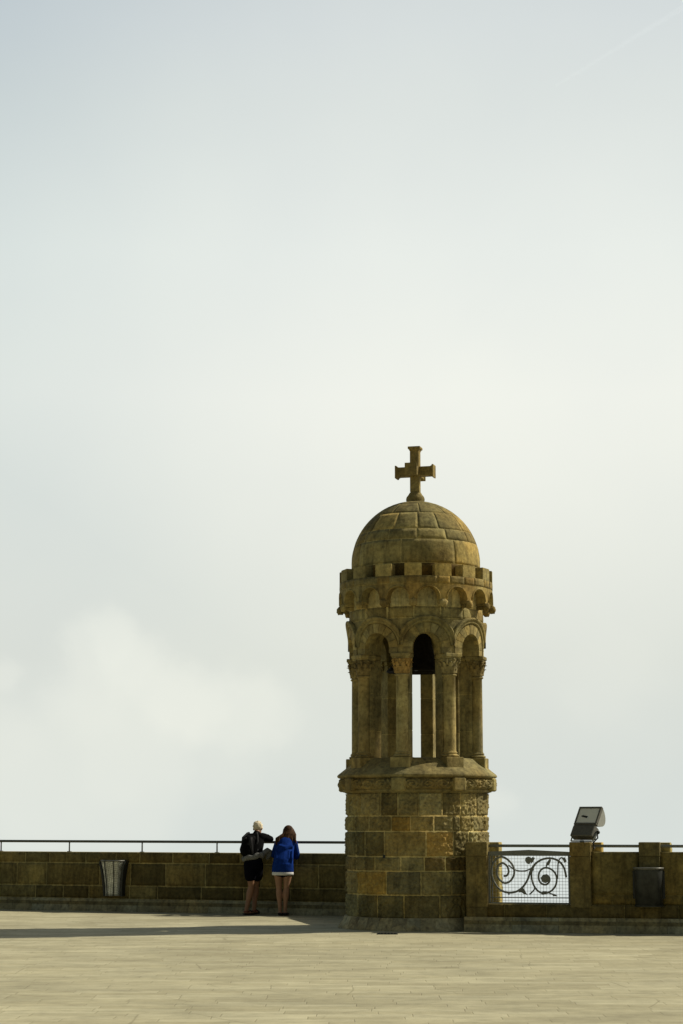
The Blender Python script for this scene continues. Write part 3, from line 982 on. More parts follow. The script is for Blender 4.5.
mb = MB(); mb.box((-.172, y0 + .03, .018), (.172, y1 - .03, .022), lambda x, y, d: FP(x, y, d))
mb.build('glass', M_GLASS, fl, fo)
mb = MB()
for sx in (-1, 1):
    x = sx * (W2 + .014)
    a = Vector(FP(x, .14, -.04)); base = Vector((C0.x + rv.x * x * .9, C0.y + rv.y * x * .9, 1.322))
    mb.tube([tuple(base), tuple(base.lerp(a, .5)), tuple(a)], .012, 6, flat=None)
bl = C0 + rv * (-W2 - .014) * .9; br_ = C0 + rv * (W2 + .014) * .9
mb.tube([(bl.x, bl.y, 1.322), (br_.x, br_.y, 1.322)], .012, 6)
mb.tube([(C0.x, C0.y, 1.3), (C0.x, C0.y, 1.335)], .03, 8)
mb.build('bracket', M_FLOODSIDE, fl, fo)
mb = MB()
mb.tube([FP(W2 + .012, .1, -.05), FP(W2 + .04, .02, -.06), tuple(RWL(1.88, 1.3, -.2)), tuple(RWL(1.9, 1.22, -.16)), tuple(RWL(1.88, 1.2, -.12))], .011, 6)
mb.ball(FP(W2 + .02, .11, -.05), .03)
mb.build('cable', M_IRON, fl, fo)

# ================================================================== BINS
# dark round-fronted box on the third pillar
bs = (2.55 + 2.85) / 2 - .015
bo = tuple(RWL(bs, .42, -.07))
bn = empty('litter_bin', bo, 'dark round fronted metal litter bin fixed to the right pillar', 'litter bin')
mb = MB()
def halfbin(z0, z1, rw, rd, thick=.0, bot=True, top=False, taper=1.0):
    n = 20; A = []; B = []
    for k in range(n + 1):
        a = pi * k / n
        x = -rw * math.copysign(abs(cos(a)) ** .62, cos(a)); y = rd * sin(a) ** .62
        A.append(mb.vert(RWL(bs + x * taper, z0, -.062 + y * taper))); B.append(mb.vert(RWL(bs + x, z1, -.062 + y)))
    for k in range(n): mb.face((A[k], A[k + 1], B[k + 1], B[k]), True)
    mb.face(A[::-1]) if bot else None
    mb.face(B) if top else None
    mb.face((A[0], B[0], B[-1], A[-1]))
halfbin(.395, .925, .205, .27, taper=.96)
mb.build('body', M_BIN, bn, bo)
mb = MB()
halfbin(.923, .95, .222, .287, top=True)
mb.build('rim', M_BINRIM, bn, bo)
mb = MB()
halfbin(.39, .412, .208, .272)
mb.build('bottom_rim', M_BIN, bn, bo)
mb = MB()
mb.box((bs - .23, -.066, .5), (bs + .23, -.03, .9), fnR, bev=.004)
mb.build('backplate', M_IRON, bn, bo)

# flared perforated steel bin on the left wall
m, nt, b = new_mat('perforated steel')
geo = N(nt, 'ShaderNodeTexCoord'); mp = N(nt, 'ShaderNodeMapping'); mp.inputs['Scale'].default_value = (48, 48, 48); mp.inputs['Rotation'].default_value = (0, radians(45), 0)
nt.links.new(geo.outputs['Object'], mp.inputs[0])
ck = N(nt, 'ShaderNodeTexChecker', Scale=1.0); nt.links.new(mp.outputs[0], ck.inputs['Vector'])
nz = N(nt, 'ShaderNodeTexNoise', Scale=7.0, Detail=5.0); nt.links.new(geo.outputs['Object'], nz.inputs['Vector'])
rz = ramp(nt, nz.outputs[0], [(.3, g(.7)), (.7, g(1.25))])
c = mixc(nt, 'MIX', ck.outputs['Fac'], (.24, .245, .21), (.58, .59, .52))
c = mixc(nt, 'MULTIPLY', 1.0, c, rz.outputs[0])
nt.links.new(c, b.inputs['Base Color']); b.inputs['Metallic'].default_value = .35; b.inputs['Roughness'].default_value = .45
M_PERF = m
ls = s_at(-4.13)
lo_ = tuple(LW(ls, .27, -.08))
lb = empty('litter_bin', lo_, 'flared perforated grey steel litter bin hung on the left parapet', 'litter bin')
mb = MB()
LBH0, LBH1 = .28, .905
def lbin(i, j):
    k = j
    rw = .145 + .075 * k ** 1.8; rd = .17 + .08 * k ** 1.8
    a = pi * i
    x = -rw * math.copysign(abs(cos(a)) ** .55, cos(a)); y = rd * max(0, sin(a)) ** .55
    return LW(ls + x, LBH0 + (LBH1 - LBH0) * k, -.06 + y)
ids = mb.grid(lbin, 24, 12)
mb.face([ids[i][0] for i in range(25)][::-1])
o = mb.build('body', M_PERF, lb, lo_)
mb = MB()
mb.tube([LW(*(lambda x, y: (ls + x, LBH1, -.06 + y))(-.22 * math.copysign(abs(cos(pi * k / 24)) ** .55, cos(pi * k / 24)), .25 * max(0, sin(pi * k / 24)) ** .55)) for k in range(25)], .014, 8)
mb.build('rim', M_BINRIM, lb, lo_)
for sx in (-1, 1):
    mb = MB()
    n = 10; A = []
    for k in range(n + 1):
        q = k / n; x = sx * (.16 + .075 * q ** 1.8); z = LBH0 - .01 + (LBH1 - LBH0) * q
        A.append([mb.vert(LW(ls + x, z, w)) for w in (-.07, .02 + .07 * q, .02 + .07 * q)] )
        x2 = x + sx * .035
        A[-1] = [mb.vert(LW(ls + x, z, -.07)), mb.vert(LW(ls + x, z, .03 + .06 * q)), mb.vert(LW(ls + x2, z, .03 + .06 * q)), mb.vert(LW(ls + x2, z, -.07))]
    for a, b_ in zip(A, A[1:]):
        for q in range(4): mb.face((a[q], a[(q + 1) % 4], b_[(q + 1) % 4], b_[q]))
    mb.face(A[0][::-1]); mb.face(A[-1])
    mb.build('side_bracket', M_IRON, lb, lo_)
mb = MB()
for x in (-.085, .085):
    mb.tube([LW(ls + x * (.75 + .35 * q), LBH0 + (LBH1 - LBH0) * q, .122 + .08 * q ** 1.8) for q in [k / 8 for k in range(9)]], .008, 6)
mb.build('rib', M_IRON, lb, lo_)

# drain cover in the paving near the tower foot
mb = MB()
dx, dy = .66, 29.3
mb.box((dx - .15, dy - .06, .0), (dx + .15, dy + .06, .012), bev=.003)
for k in range(6):
    mb.box((dx - .135 + k * .046, dy - .045, .011), (dx - .135 + k * .046 + .03, dy + .045, .02))
dr = mb.build('drain_cover', M_IRON, None, (dx, dy, 0))
tag(dr, 'small dark drain cover in the paving at the foot of the turret', 'drain cover')

# ================================================================== PEOPLE
DG = bpy.context.evaluated_depsgraph_get
def union(mb, name, mat, parent, off, voxel=.011, smooth=4, factor=.5):
    """melts overlapping limbs into one continuous skin"""
    o = mb.build(name, mat, None, (0, 0, 0))
    r = o.modifiers.new('skin', 'REMESH'); r.mode = 'VOXEL'; r.voxel_size = voxel; r.use_smooth_shade = True
    s = o.modifiers.new('soft', 'SMOOTH'); s.iterations = smooth; s.factor = factor
    dg = bpy.context.evaluated_depsgraph_get(); dg.update()
    me = bpy.data.meshes.new_from_object(o.evaluated_get(dg))
    old = o.data; o.modifiers.clear(); o.data = me; bpy.data.meshes.remove(old)
    me.materials.clear(); me.materials.append(mat)
    me.transform(__import__('mathutils').Matrix.Translation((-off[0], -off[1], -off[2])))
    for p in me.polygons: p.use_smooth = True
    me.name = name
    if parent is not None: o.parent = parent
    else: o.location = off
    return o
def limb(mb, a, b, r0, r1, n=12, bulge=0.0, at=.35, flat=None):
    a, b = Vector(a), Vector(b); pts = []; rs = []
    K = 7
    L = (b - a).length; d = (b - a).normalized()
    # rounded ends
    pts += [a - d * r0 * .85, a - d * r0 * .5]; rs += [r0 * .35, r0 * .82]
    for k in range(K + 1):
        t = k / K
        pts.append(a + (b - a) * t); rs.append(r0 + (r1 - r0) * t + bulge * math.exp(-((t - at) / .22) ** 2))
    pts += [b + d * r1 * .5, b + d * r1 * .85]; rs += [r1 * .82, r1 * .35]
    mb.tube(pts, rs, n, flat=flat)
def hand(mb, wrist, d, nrm, thumb_side, size=.18, curl=.6):
    """palm and five bent fingers; d the pointing direction, nrm the back of the hand"""
    wrist = Vector(wrist); d = Vector(d).normalized(); nrm = Vector(nrm).normalized(); s = d.cross(nrm).normalized() * thumb_side
    palm = wrist + d * .055
    mb.tube([wrist - d * .02, wrist + d * .02, palm, wrist + d * .09], [.026, .034, .042, .036], 10, flat=(tuple(nrm), .45))
    for k, (o, L) in enumerate(((.03, .072), (.010, .08), (-.010, .074), (-.029, .058))):
        p = wrist + d * .085 + s * o; pts = [p - d * .02, p]
        dd = d.copy(); q = p.copy()
        for seg in (.45, .32, .25):
            dd = (dd - nrm * curl * .55).normalized(); q = q + dd * L * seg; pts.append(q.copy())
        mb.tube(pts, [.0095, .0095, .009, .0085, .007], 8)
    t0 = wrist + d * .025 + s * .03
    mb.tube([t0 - s * .01, t0 + s * .018 + d * .025, t0 + s * .026 + d * .05 - nrm * .01, t0 + s * .022 + d * .07 - nrm * .02], [.012, .0115, .010, .008], 8)
def head_shape(mb, c, face, up=(0, 0, 1), r=.1):
    """skull, jaw, nose, ears, brow; face = unit vector the person looks along"""
    c = Vector(c); f = Vector(face).normalized(); u = Vector(up); u = (u - f * u.dot(f)).normalized(); s = f.cross(u)
    def P(x, y, z): return tuple(c + s * x + f * y + u * z)
    def eb(x, y, z, rx, ry, rz):
        ids0 = len(mb.v); mb.ball((0, 0, 0), (rx, ry, rz), 14, 10)
        for k in range(ids0, len(mb.v)):
            vx, vy, vz = mb.v[k]; mb.v[k] = P(x + vx, y + vy, z + vz)
    eb(0, -.008, .03, .074, .093, .085); eb(0, .03, -.045, .055, .06, .065); eb(0, .078, -.018, .011, .02, .022)
    eb(0, .07, -.06, .024, .016, .008); eb(0, .066, -.088, .022, .02, .018)
    for q in (-1, 1):
        eb(q * .075, -.01, -.008, .012, .022, .032); eb(q * .03, .073, .018, .02, .014, .008)
    return P
M_SKIN = plain('skin', (.26, .135, .075), .55, 0, .12, 18, .05)
M_SKIN2 = plain('fair skin', (.30, .165, .095), .55, 0, .1, 18, .05)
M_BLACK = plain('black jacket cloth', (.004, .004, .0045), .9, 0, .4, 22, .4, .01)
M_PACK = plain('black nylon', (.004, .004, .0045), .75, 0, .5, 30, .4, .008)
M_PACKGREY = plain('grey nylon', (.03, .03, .031), .7, 0, .3, 30, .3)
M_NAVY = plain('dark navy cotton', (.004, .004, .007), .9, 0, .3, 25, .3, .01)
M_GREY = plain('light grey fleece', (.15, .15, .14), .9, 0, .35, 22, .5, .01)
M_BLUE = plain('royal blue cotton', (.006, .028, .165), .9, 0, .35, 14, .5, .012)
M_WHITE = plain('white cotton', (.62, .62, .6), .9, 0, .1, 20, .2)
M_SHOE = plain('dark shoe leather', (.012, .01, .009), .6, 0, .3, 30, .2)
M_STRAP = plain('red brown strap', (.12, .02, .015), .6, 0, .3, 30, .2)
M_EYE = plain('dark eye', (.02, .015, .01), .2, 0, .1, 30, 0)

def hair_mat(name, a, b):
    m, nt, bs_ = new_mat(name)
    tc = N(nt, 'ShaderNodeTexCoord'); mp = N(nt, 'ShaderNodeMapping'); mp.inputs['Scale'].default_value = (60, 60, 7)
    nt.links.new(tc.outputs['Object'], mp.inputs[0])
    n = N(nt, 'ShaderNodeTexNoise', Scale=1.0, Detail=5.0); nt.links.new(mp.outputs[0], n.inputs['Vector'])
    r = ramp(nt, n.outputs[0], [(.35, a), (.65, b)]); nt.links.new(r.outputs[0], bs_.inputs['Base Color'])
    bs_.inputs['Roughness'].default_value = .75; bs_.inputs['Specular IOR Level'].default_value = .1
    bp = N(nt, 'ShaderNodeBump', Strength=.4, Distance=.006); nt.links.new(n.outputs[0], bp.inputs['Height']); nt.links.new(bp.outputs[0], bs_.inputs['Normal'])
    return m
M_BLOND = hair_mat('blond hair', (.55, .47, .31), (.78, .71, .54))
M_BROWN = hair_mat('brown hair', (.016, .008, .004), (.085, .042, .018))

# --- person with a backpack (left). Faces the wall; x right, y towards the wall.
MXo, MYo = -1.60, 35.28
mo = (MXo, MYo, 0)
def mp_(x, y, z): return (MXo + x, MYo + y, z)
man = empty('person', mo, 'blond person in black jacket and dark shorts leaning on the rail with one elbow out', 'person')
b = MB()
hipL, hipR = mp_(-.005, .0, .86), mp_(.13, .07, .86)
kneeL, kneeR = mp_(.03, .03, .49), mp_(.10, .19, .49)
ankL, ankR = mp_(-.055, -.01, .09), mp_(.075, .10, .10)
limb(b, hipL, kneeL, .082, .056, bulge=.01); limb(b, kneeL, ankL, .052, .036, bulge=.016, at=.3)
limb(b, hipR, kneeR, .082, .056, bulge=.01); limb(b, kneeR, ankR, .052, .036, bulge=.016, at=.3)
for an, dx in ((ankL, .11), (ankR, .06)):
    a = Vector(an); b.tube([a + Vector((-.035, -.02, -.05)), a + Vector((0, .0, -.045)), a + Vector((dx * .7, .06, -.06)), a + Vector((dx * 1.2, .11, -.068))], [.03, .042, .04, .022], 10)
pel = mp_(.062, .035, .93); chest = mp_(.08, .165, 1.22)
limb(b, pel, mp_(.075, .09, 1.1), .13, .125, 16, flat=((0, 1, 0), .72)); limb(b, mp_(.075, .09, 1.1), chest, .125, .145, 16, flat=((0, 1, 0), .7))
shL, shR = mp_(-.055, .17, 1.33), mp_(.20, .18, 1.345)
limb(b, shL, shR, .06, .06)
limb(b, mp_(.095, .17, 1.36), mp_(.115, .25, 1.44), .056, .052)
elR = mp_(.345, .31, 1.30); wrR = mp_(.27, .50, 1.285)
elL = mp_(-.10, .34, 1.20); wrL = mp_(.02, .52, 1.27)
limb(b, shR, elR, .05, .04); limb(b, elR, wrR, .04, .028)
limb(b, shL, elL, .05, .04); limb(b, elL, wrL, .04, .028)
hand(b, wrR, (-.8, .3, -.05), (0, .1, 1), 1); hand(b, wrL, (.8, .3, 0), (0, .1, 1), -1)
hc = mp_(.125, .29, 1.485); face = Vector((.35, .92, -.22))
HP = head_shape(b, hc, face)
union(b, 'body', M_SKIN, man, mo, .0075, 2)
e = MB()
for q in (-1, 1):
    e = MB(); e.ball(HP(q * .031, .076, .004), .0105, 10, 8); e.build('eye', M_EYE, man, mo)
h = MB()   # short tousled blond hair
for k in range(46):
    th_ = random.uniform(0, 2 * pi); ph_ = random.uniform(0, 1.9)
    x = .076 * sin(ph_) * cos(th_); y = -.012 + .092 * sin(ph_) * sin(th_); z = .034 + .088 * cos(ph_)
    if y > .05 and z < .07: continue
    if z < -.06: continue
    h.ball(HP(x, y, z), random.uniform(.016, .022), 8, 6)
h.ball(HP(0, -.018, .036), (.084, .096, .092), 14, 10)
h.ball(HP(-.02, -.03, .085), (.06, .06, .04), 10, 8)
union(h, 'hair', M_BLOND, man, mo, .008, 4)
j = MB()   # jacket
limb(j, mp_(.065, .04, 1.0), mp_(.075, .09, 1.12), .152, .148, 18, flat=((0, 1, 0), .78)); limb(j, mp_(.075, .09, 1.12), mp_(.08, .17, 1.245), .15, .165, 18, flat=((0, 1, 0), .76))
limb(j, mp_(-.04, .165, 1.325), mp_(.19, .175, 1.335), .078, .08, 14); limb(j, mp_(.09, .17, 1.33), mp_(.108, .225, 1.405), .08, .064)
limb(j, shR, elR, .072, .062, bulge=.006); limb(j, elR, wrR, .062, .045)
limb(j, shL, elL, .072, .06); limb(j, elL, wrL, .06, .044)
j.ball(mp_(.29, .25, 1.345), (.06, .05, .045)); j.ball(mp_(.335, .315, 1.305), (.065, .06, .055))
union(j, 'jacket', M_BLACK, man, mo, .011, 3)
t = MB()   # fleece tied round the waist with a hanging knot and sleeve on the right
pts = []
for k in range(25):
    a = 2 * pi * k / 24
    pts.append(mp_(.06 + .165 * cos(a), .035 + .135 * sin(a), 1.0 + .035 * cos(a) + .012 * sin(5 * a)))
t.tube(pts, [.038 + .008 * sin(k * 1.7) for k in range(25)], 10, flat=((0, 0, 1), 1.25))
t.tube([mp_(.20, -.02, 1.02), mp_(.25, .02, 1.07), mp_(.31, .05, 1.11), mp_(.35, .08, 1.09), mp_(.33, .08, 1.02), mp_(.29, .05, .96)], [.04, .05, .052, .05, .042, .028], 10)
t.ball(mp_(.20, -.045, 1.03), (.05, .045, .055))
union(t, 'tied_fleece', M_GREY, man, mo, .009, 2)
s_ = MB()  # shorts
limb(s_, mp_(.055, .03, .985), mp_(.06, .03, .88), .148, .162, 18, flat=((0, 1, 0), .82))
limb(s_, mp_(-.005, .0, .87), mp_(.012, .01, .66), .108, .105, 14); limb(s_, mp_(.13, .06, .87), mp_(.125, .12, .66), .108, .1, 14)
union(s_, 'shorts', M_NAVY, man, mo, .011, 3)
for an, dx in ((ankL, .11), (ankR, .06)):
    a = Vector(an); q = MB()
    q.tube([a + Vector((-.055, -.03, -.066)), a + Vector((.0, .0, -.068)), a + Vector((dx * .7, .06, -.07)), a + Vector((dx * 1.35, .12, -.074))], [.034, .048, .05, .03], 12, flat=((0, 0, 1), .42))
    q.tube([a + Vector((dx * .55 - .03, .06, -.03)), a + Vector((dx * .55, .05, -.016)), a + Vector((dx * .55 + .04, .035, -.05))], .016, 8)
    q.tube([a + Vector((dx * .95 - .03, .1, -.045)), a + Vector((dx * .95, .09, -.035)), a + Vector((dx * .95 + .035, .075, -.06))], .015, 8)
    q.build('sandal', M_SHOE, man, mo)
    q = MB(); q.tube([a + Vector((.046 * cos(v), .046 * sin(v), -.03)) for v in [2 * pi * k / 16 for k in range(17)]], .009, 6)
    q.build('ankle_strap', M_STRAP, man, mo)

# backpack worn by that person, a thing of its own
bpo = mp_(-.03, -.07, 1.04)
bk = empty('backpack', bpo, 'black and grey backpack on the back of the blond person', 'backpack')
def bg_(x, y, z): return mp_(x - .005, y + .01, 1.04 + (z - 1.04) * .86)
q = MB()
limb(q, bg_(-.045, .0, 1.12), bg_(-.02, .045, 1.31), .135, .112, 16, flat=((0, 1, 0), .82))
limb(q, bg_(-.045, -.06, 1.10), bg_(-.03, -.03, 1.2), .10, .09, 14, flat=((0, 1, 0), .7))
limb(q, bg_(-.04, .06, 1.33), bg_(.05, .08, 1.35), .075, .07)
union(q, 'bag', M_PACK, bk, bpo, .011, 3)
q = MB()
q.tube([bg_(.03, -.06, 1.38), bg_(.02, -.09, 1.30), bg_(.03, -.095, 1.2), bg_(.045, -.09, 1.1), bg_(.05, -.075, 1.03)], [.02, .03, .024, .022, .016], 8, flat=((0, 1, 0), .5))
q.tube([bg_(-.13, -.03, 1.33), bg_(-.10, -.075, 1.35), bg_(-.05, -.085, 1.37)], .012, 8)
q.build('panel', M_PACKGREY, bk, bpo)
q = MB()
q.tube([bg_(.06, .02, 1.12), bg_(.10, .0, 1.15), bg_(.135, .03, 1.3), bg_(.13, .1, 1.42), bg_(.12, .16, 1.475)], .02, 8)
q.tube([bg_(-.14, .02, 1.13), bg_(-.12, .05, 1.38), bg_(-.05, .12, 1.46), bg_(-.02, .17, 1.47)], .02, 8)
q.tube([bg_(.085, -.02, 1.05), bg_(.12, -.04, 1.08), bg_(.15, -.03, 1.15)], .009, 6)
q.build('strap', M_PACKGREY, bk, bpo)

# --- person in a blue hoodie (right)
WXo, WYo = -1.01, 35.02
wo = (WXo, WYo, 0)
def wp(x, y, z): return (WXo + x, WYo + y, z if z < .7 else .7 + (z - .7) * .93)
wom = empty('person', wo, 'person with long brown hair in a blue hooded top bending over the parapet', 'person')
b = MB()
hL, hR = wp(-.085, .0, .80), wp(.085, .0, .80)
kL, kR = wp(-.072, .02, .47), wp(.055, .02, .47)
aL, aR = wp(-.05, -.01, .085), wp(.035, -.01, .085)
for h_, k_, a_ in ((hL, kL, aL), (hR, kR, aR)):
    limb(b, h_, k_, .082, .05, bulge=.006); limb(b, k_, a_, .047, .031, bulge=.014, at=.28)
    a = Vector(a_); b.tube([a + Vector((0, -.045, -.045)), a + Vector((0, .01, -.04)), a + Vector((.02, .08, -.055)), a + Vector((.03, .15, -.066))], [.03, .04, .038, .022], 10)
limb(b, wp(0, .02, .86), wp(.01, .14, 1.06), .13, .115, 16, flat=((0, 1, 0), .75)); limb(b, wp(.01, .14, 1.06), wp(.035, .27, 1.26), .118, .125, 16, flat=((0, 1, 0), .75))
sL, sR = wp(-.09, .28, 1.28), wp(.17, .28, 1.28)
limb(b, sL, sR, .055, .055); limb(b, wp(.04, .29, 1.29), wp(.06, .36, 1.40), .05, .048)
eL, eR = wp(-.165, .36, 1.06), wp(.225, .36, 1.03)
wL, wR = wp(-.03, .55, 1.2), wp(.13, .55, 1.2)
limb(b, sL, eL, .044, .036); limb(b, eL, wL, .036, .025); limb(b, sR, eR, .044, .036); limb(b, eR, wR, .036, .025)
hand(b, wL, (.7, .4, .1), (0, .1, 1), -1); hand(b, wR, (-.7, .4, .1), (0, .1, 1), 1)
wc = wp(.075, .40, 1.47); wf = Vector((-.12, .95, -.3))
WP = head_shape(b, wc, wf)
union(b, 'body', M_SKIN2, wom, wo, .0075, 2)
e = MB()
for q in (-1, 1):
    e = MB(); e.ball(WP(q * .031, .076, .004), .0105, 10, 8); e.build('eye', M_EYE, wom, wo)
h = MB()   # long loose hair over shoulders and back
h.ball(WP(0, -.022, .03), (.09, .1, .096), 14, 10)
for k in range(30):
    q = k / 29
    x0 = -.085 + .17 * q
    back = -.09 - .02 * sin(pi * q)
    p0 = Vector(WP(x0 * .8, -.04 - .04 * sin(pi * q), .05))
    w1 = random.uniform(-.012, .012)
    p1 = Vector(WP(x0 * 1.1 + w1, back, -.06)); 
    endz = random.uniform(1.13, 1.2) if .1 < q < .95 else random.uniform(1.18, 1.27)
    if q > .55: endz -= .03
    p2 = Vector((WXo + .04 + x0 * 1.75 + w1 * 2 - .015, WYo + .23 - .03 * sin(pi * q), endz + .07)); p3 = Vector((WXo + .03 + x0 * 1.95 + w1 * 3, WYo + .19, endz))
    h.tube([p0, p1, p2, p3], [.026, .028, .025, .009], 7)
limb(h, wp(.06, .33, 1.42), wp(.05, .24, 1.30), .085, .075, flat=((0, 1, 0), .6))
union(h, 'hair', M_BROWN, wom, wo, .008, 1)
j = MB()
limb(j, wp(-.005, .03, .88), wp(.01, .14, 1.06), .178, .168, 18, flat=((0, 1, 0), .76)); limb(j, wp(.01, .14, 1.06), wp(.035, .265, 1.25), .168, .152, 18, flat=((0, 1, 0), .78))
j.tube([wp(-.008, .03, .735), wp(-.008, .03, .765), wp(-.005, .03, .9)], [.182, .19, .182], 22, flat=((0, 1, 0), .78))
limb(j, wp(-.075, .27, 1.265), wp(.15, .27, 1.265), .075, .078); limb(j, wp(.04, .27, 1.28), wp(.05, .3, 1.36), .085, .07)
limb(j, sL, eL, .074, .066); limb(j, eL, wL, .064, .046); limb(j, sR, eR, .074, .066); limb(j, eR, wR, .064, .046)
# folds
for k in range(7):
    x = -.14 + .045 * k
    j.tube([wp(x, -.095 + .02 * abs(k - 3), .84), wp(x + random.uniform(-.02, .03), -.04, 1.0), wp(x + .02, .05, 1.14)], [.016, .02, .012], 8)
j.tube([wp(-.09, .12, 1.22), wp(.03, .07, 1.17), wp(.15, .12, 1.22)], [.04, .055, .04], 10)
union(j, 'hoodie', M_BLUE, wom, wo, .010, 2)
t = MB()
t.tube([wp(-.008, .03, .69), wp(-.008, .03, .72), wp(-.008, .03, .78)], [.186, .189, .178], 28, flat=((0, 1, 0), .78))
t.build('shirt_hem', M_WHITE, wom, wo)
s_ = MB()
limb(s_, wp(0, .02, .85), wp(0, .02, .78), .14, .148, 18, flat=((0, 1, 0), .8))
limb(s_, wp(-.076, .0, .78), wp(-.076, .005, .70), .084, .084, 14); limb(s_, wp(.072, .0, .78), wp(.07, .005, .70), .084, .084, 14)
union(s_, 'shorts', M_NAVY, wom, wo, .011, 2)
for a_ in (aL, aR):
    a = Vector(a_); q = MB()
    q.tube([a + Vector((-.005, -.065, -.058)), a + Vector((.0, -.03, -.048)), a + Vector((.01, .03, -.048)), a + Vector((.03, .1, -.058)), a + Vector((.045, .175, -.068))], [.03, .042, .046, .044, .026], 12, flat=((0, 0, 1), .62))
    q.build('shoe', M_SHOE, wom, wo)

# ================================================================== GROUND
mb = MB()
# paved terrace: one sheet up to just inside the foot of the walls
P = [(-70, -60), (70, -60), (70, 29.93 - (70 - 1.83) * math.tan(th) - .0)]
far = [RWL(12, 0, -.2), RWL(0.05, 0, -.2), (TX + .2, TY, 0), (.6, 32.3, 0), LW(LW.len, 0, -.2), LW(0, 0, -.2)]
P = [(-70, -60), (60, -60), (60, 15)] + [(p[0], p[1]) for p in far] + [(-70, 62)]
ids = [mb.vert((x, y, 0)) for x, y in P]
mb.face(ids)
o = mb.build('terrace_paving', M_PAVE)
tag(o, 'pale stone paving of the terrace', 'paving', kind='structure')

# wooded hillside falling away outside the walls
M_HILL = plain('scrub hillside', (.05, .06, .025), .95, 0, .5, .4, .6, .3)
mb = MB()
inner = [(70, -80), (60, 14.9), RWL(12, 0, -.35)[:2], RWL(0.05, 0, -.35)[:2], (TX + .2, TY + .3), (.6, 32.5), LW(LW.len, 0, -.35)[:2], LW(0, 0, -.35)[:2], (-70, 62.2), (-90, -80)]
rings = []
for k, (grow, z) in enumerate(((0, -.06), (.6, -1.5), (25, -18), (70, -60), (160, -150))):
    ring = []
    for x, y in inner:
        d = Vector((x, y - 5, 0)); d = d.normalized()
        ring.append(mb.vert((x + d.x * grow, y + d.y * grow, z)))
    rings.append(ring)
for A, B in zip(rings, rings[1:]):
    for q in range(len(inner) - 1):
        mb.face((A[q], B[q], B[q + 1], A[q + 1]))
o = mb.build('hillside', M_HILL)
tag(o, 'dark scrub hillside below the terrace', 'hillside', kind='structure')

# faint vapour trail high in the sky
m, nt, b = new_mat('thin ice cloud')
tr = N(nt, 'ShaderNodeBsdfTransparent'); tl_ = N(nt, 'ShaderNodeBsdfTranslucent'); tl_.inputs[0].default_value = (.95, .95, .95, 1)
df = N(nt, 'ShaderNodeBsdfDiffuse'); df.inputs[0].default_value = (.95, .95, .95, 1)
ad_ = N(nt, 'ShaderNodeMixShader'); ad_.inputs[0].default_value = .25
nt.links.new(tl_.outputs[0], ad_.inputs[1]); nt.links.new(df.outputs[0], ad_.inputs[2])
tl_.inputs[0].default_value = (.015, .015, .015, 1); df.inputs[0].default_value = (.015, .015, .015, 1)
mi = N(nt, 'ShaderNodeAddShader')          # so thin that it only adds scattered light
nt.links.new(tr.outputs[0], mi.inputs[0]); nt.links.new(ad_.outputs[0], mi.inputs[1])
nt.links.new(mi.outputs[0], nt.nodes['Material Output'].inputs[0])
mb = MB()
ca_, cb_ = Vector((338, 3000, 1149)), Vector((573, 3000, 1299))
mb.tube([tuple(ca_.lerp(cb_, k / 30) + Vector((noise.noise(Vector((k * .5, 0, 0))) * .6, 0, noise.noise(Vector((k * .5, 5, 0))) * .6))) for k in range(31)], [1.6 + 2.4 * min(1, k / 20) for k in range(31)], 10)
o = mb.build('vapour_trail', m)
tag(o, 'thin faint straight vapour trail high in the sky', 'vapour trail', kind='stuff')

# ================================================================== LIGHT, SKY, CAMERA
EL = radians(41)
SD = Vector((cos(radians(16)) * cos(EL), sin(radians(16)) * cos(EL), sin(EL)))
sun = bpy.data.lights.new('sun', 'SUN'); sun.energy = 4.3; sun.angle = radians(.9); sun.color = (1, .93, .78)
so = bpy.data.objects.new('sun', sun); COL.objects.link(so)
so.rotation_euler = SD.to_track_quat('Z', 'Y').to_euler()

wd = bpy.data.worlds.new('World'); scene.world = wd; wd.use_nodes = True
nt = wd.node_tree; L = nt.links
bg = nt.nodes['Background']; out = nt.nodes['World Output']
sky = N(nt, 'ShaderNodeTexSky', sky_type='NISHITA'); sky.sun_disc = False
sky.sun_elevation = EL; sky.sun_rotation = radians(90 - 16); sky.altitude = 500; sky.dust_density = 2.0
skc = mixc(nt, 'MULTIPLY', 1.0, sky.outputs[0], (1.16, .98, .70))     # warm tint added to the sky to take the blue out of shade
L.new(skc, bg.inputs[0]); bg.inputs[1].default_value = .075
tc = N(nt, 'ShaderNodeTexCoord')
sep = N(nt, 'ShaderNodeSeparateXYZ'); L.new(tc.outputs['Generated'], sep.inputs[0])
def lin(c): return tuple((x / 255 / 12.92) if x / 255 <= .04045 else ((x / 255 + .055) / 1.055) ** 2.4 for x in c)
mr = N(nt, 'ShaderNodeMapRange'); mr.inputs['From Min'].default_value = -.1; mr.inputs['From Max'].default_value = .9
L.new(sep.outputs['Z'], mr.inputs['Value'])
def zs(z): return (z + .1)
hz = ramp(nt, mr.outputs[0], [(zs(-.1), lin((214, 221, 218))), (zs(-.02), lin((211, 219, 216))), (zs(.03), lin((213, 219, 214))), (zs(.08), lin((218, 222, 215))), (zs(.14), lin((230, 233, 226))),
                              (zs(.21), lin((241, 243, 236))), (zs(.28), lin((233, 238, 234))), (zs(.35), lin((215, 222, 222))), (zs(.385), lin((206, 214, 218))), (zs(.5), lin((165, 180, 190))), (zs(.8), lin((120, 140, 160)))])
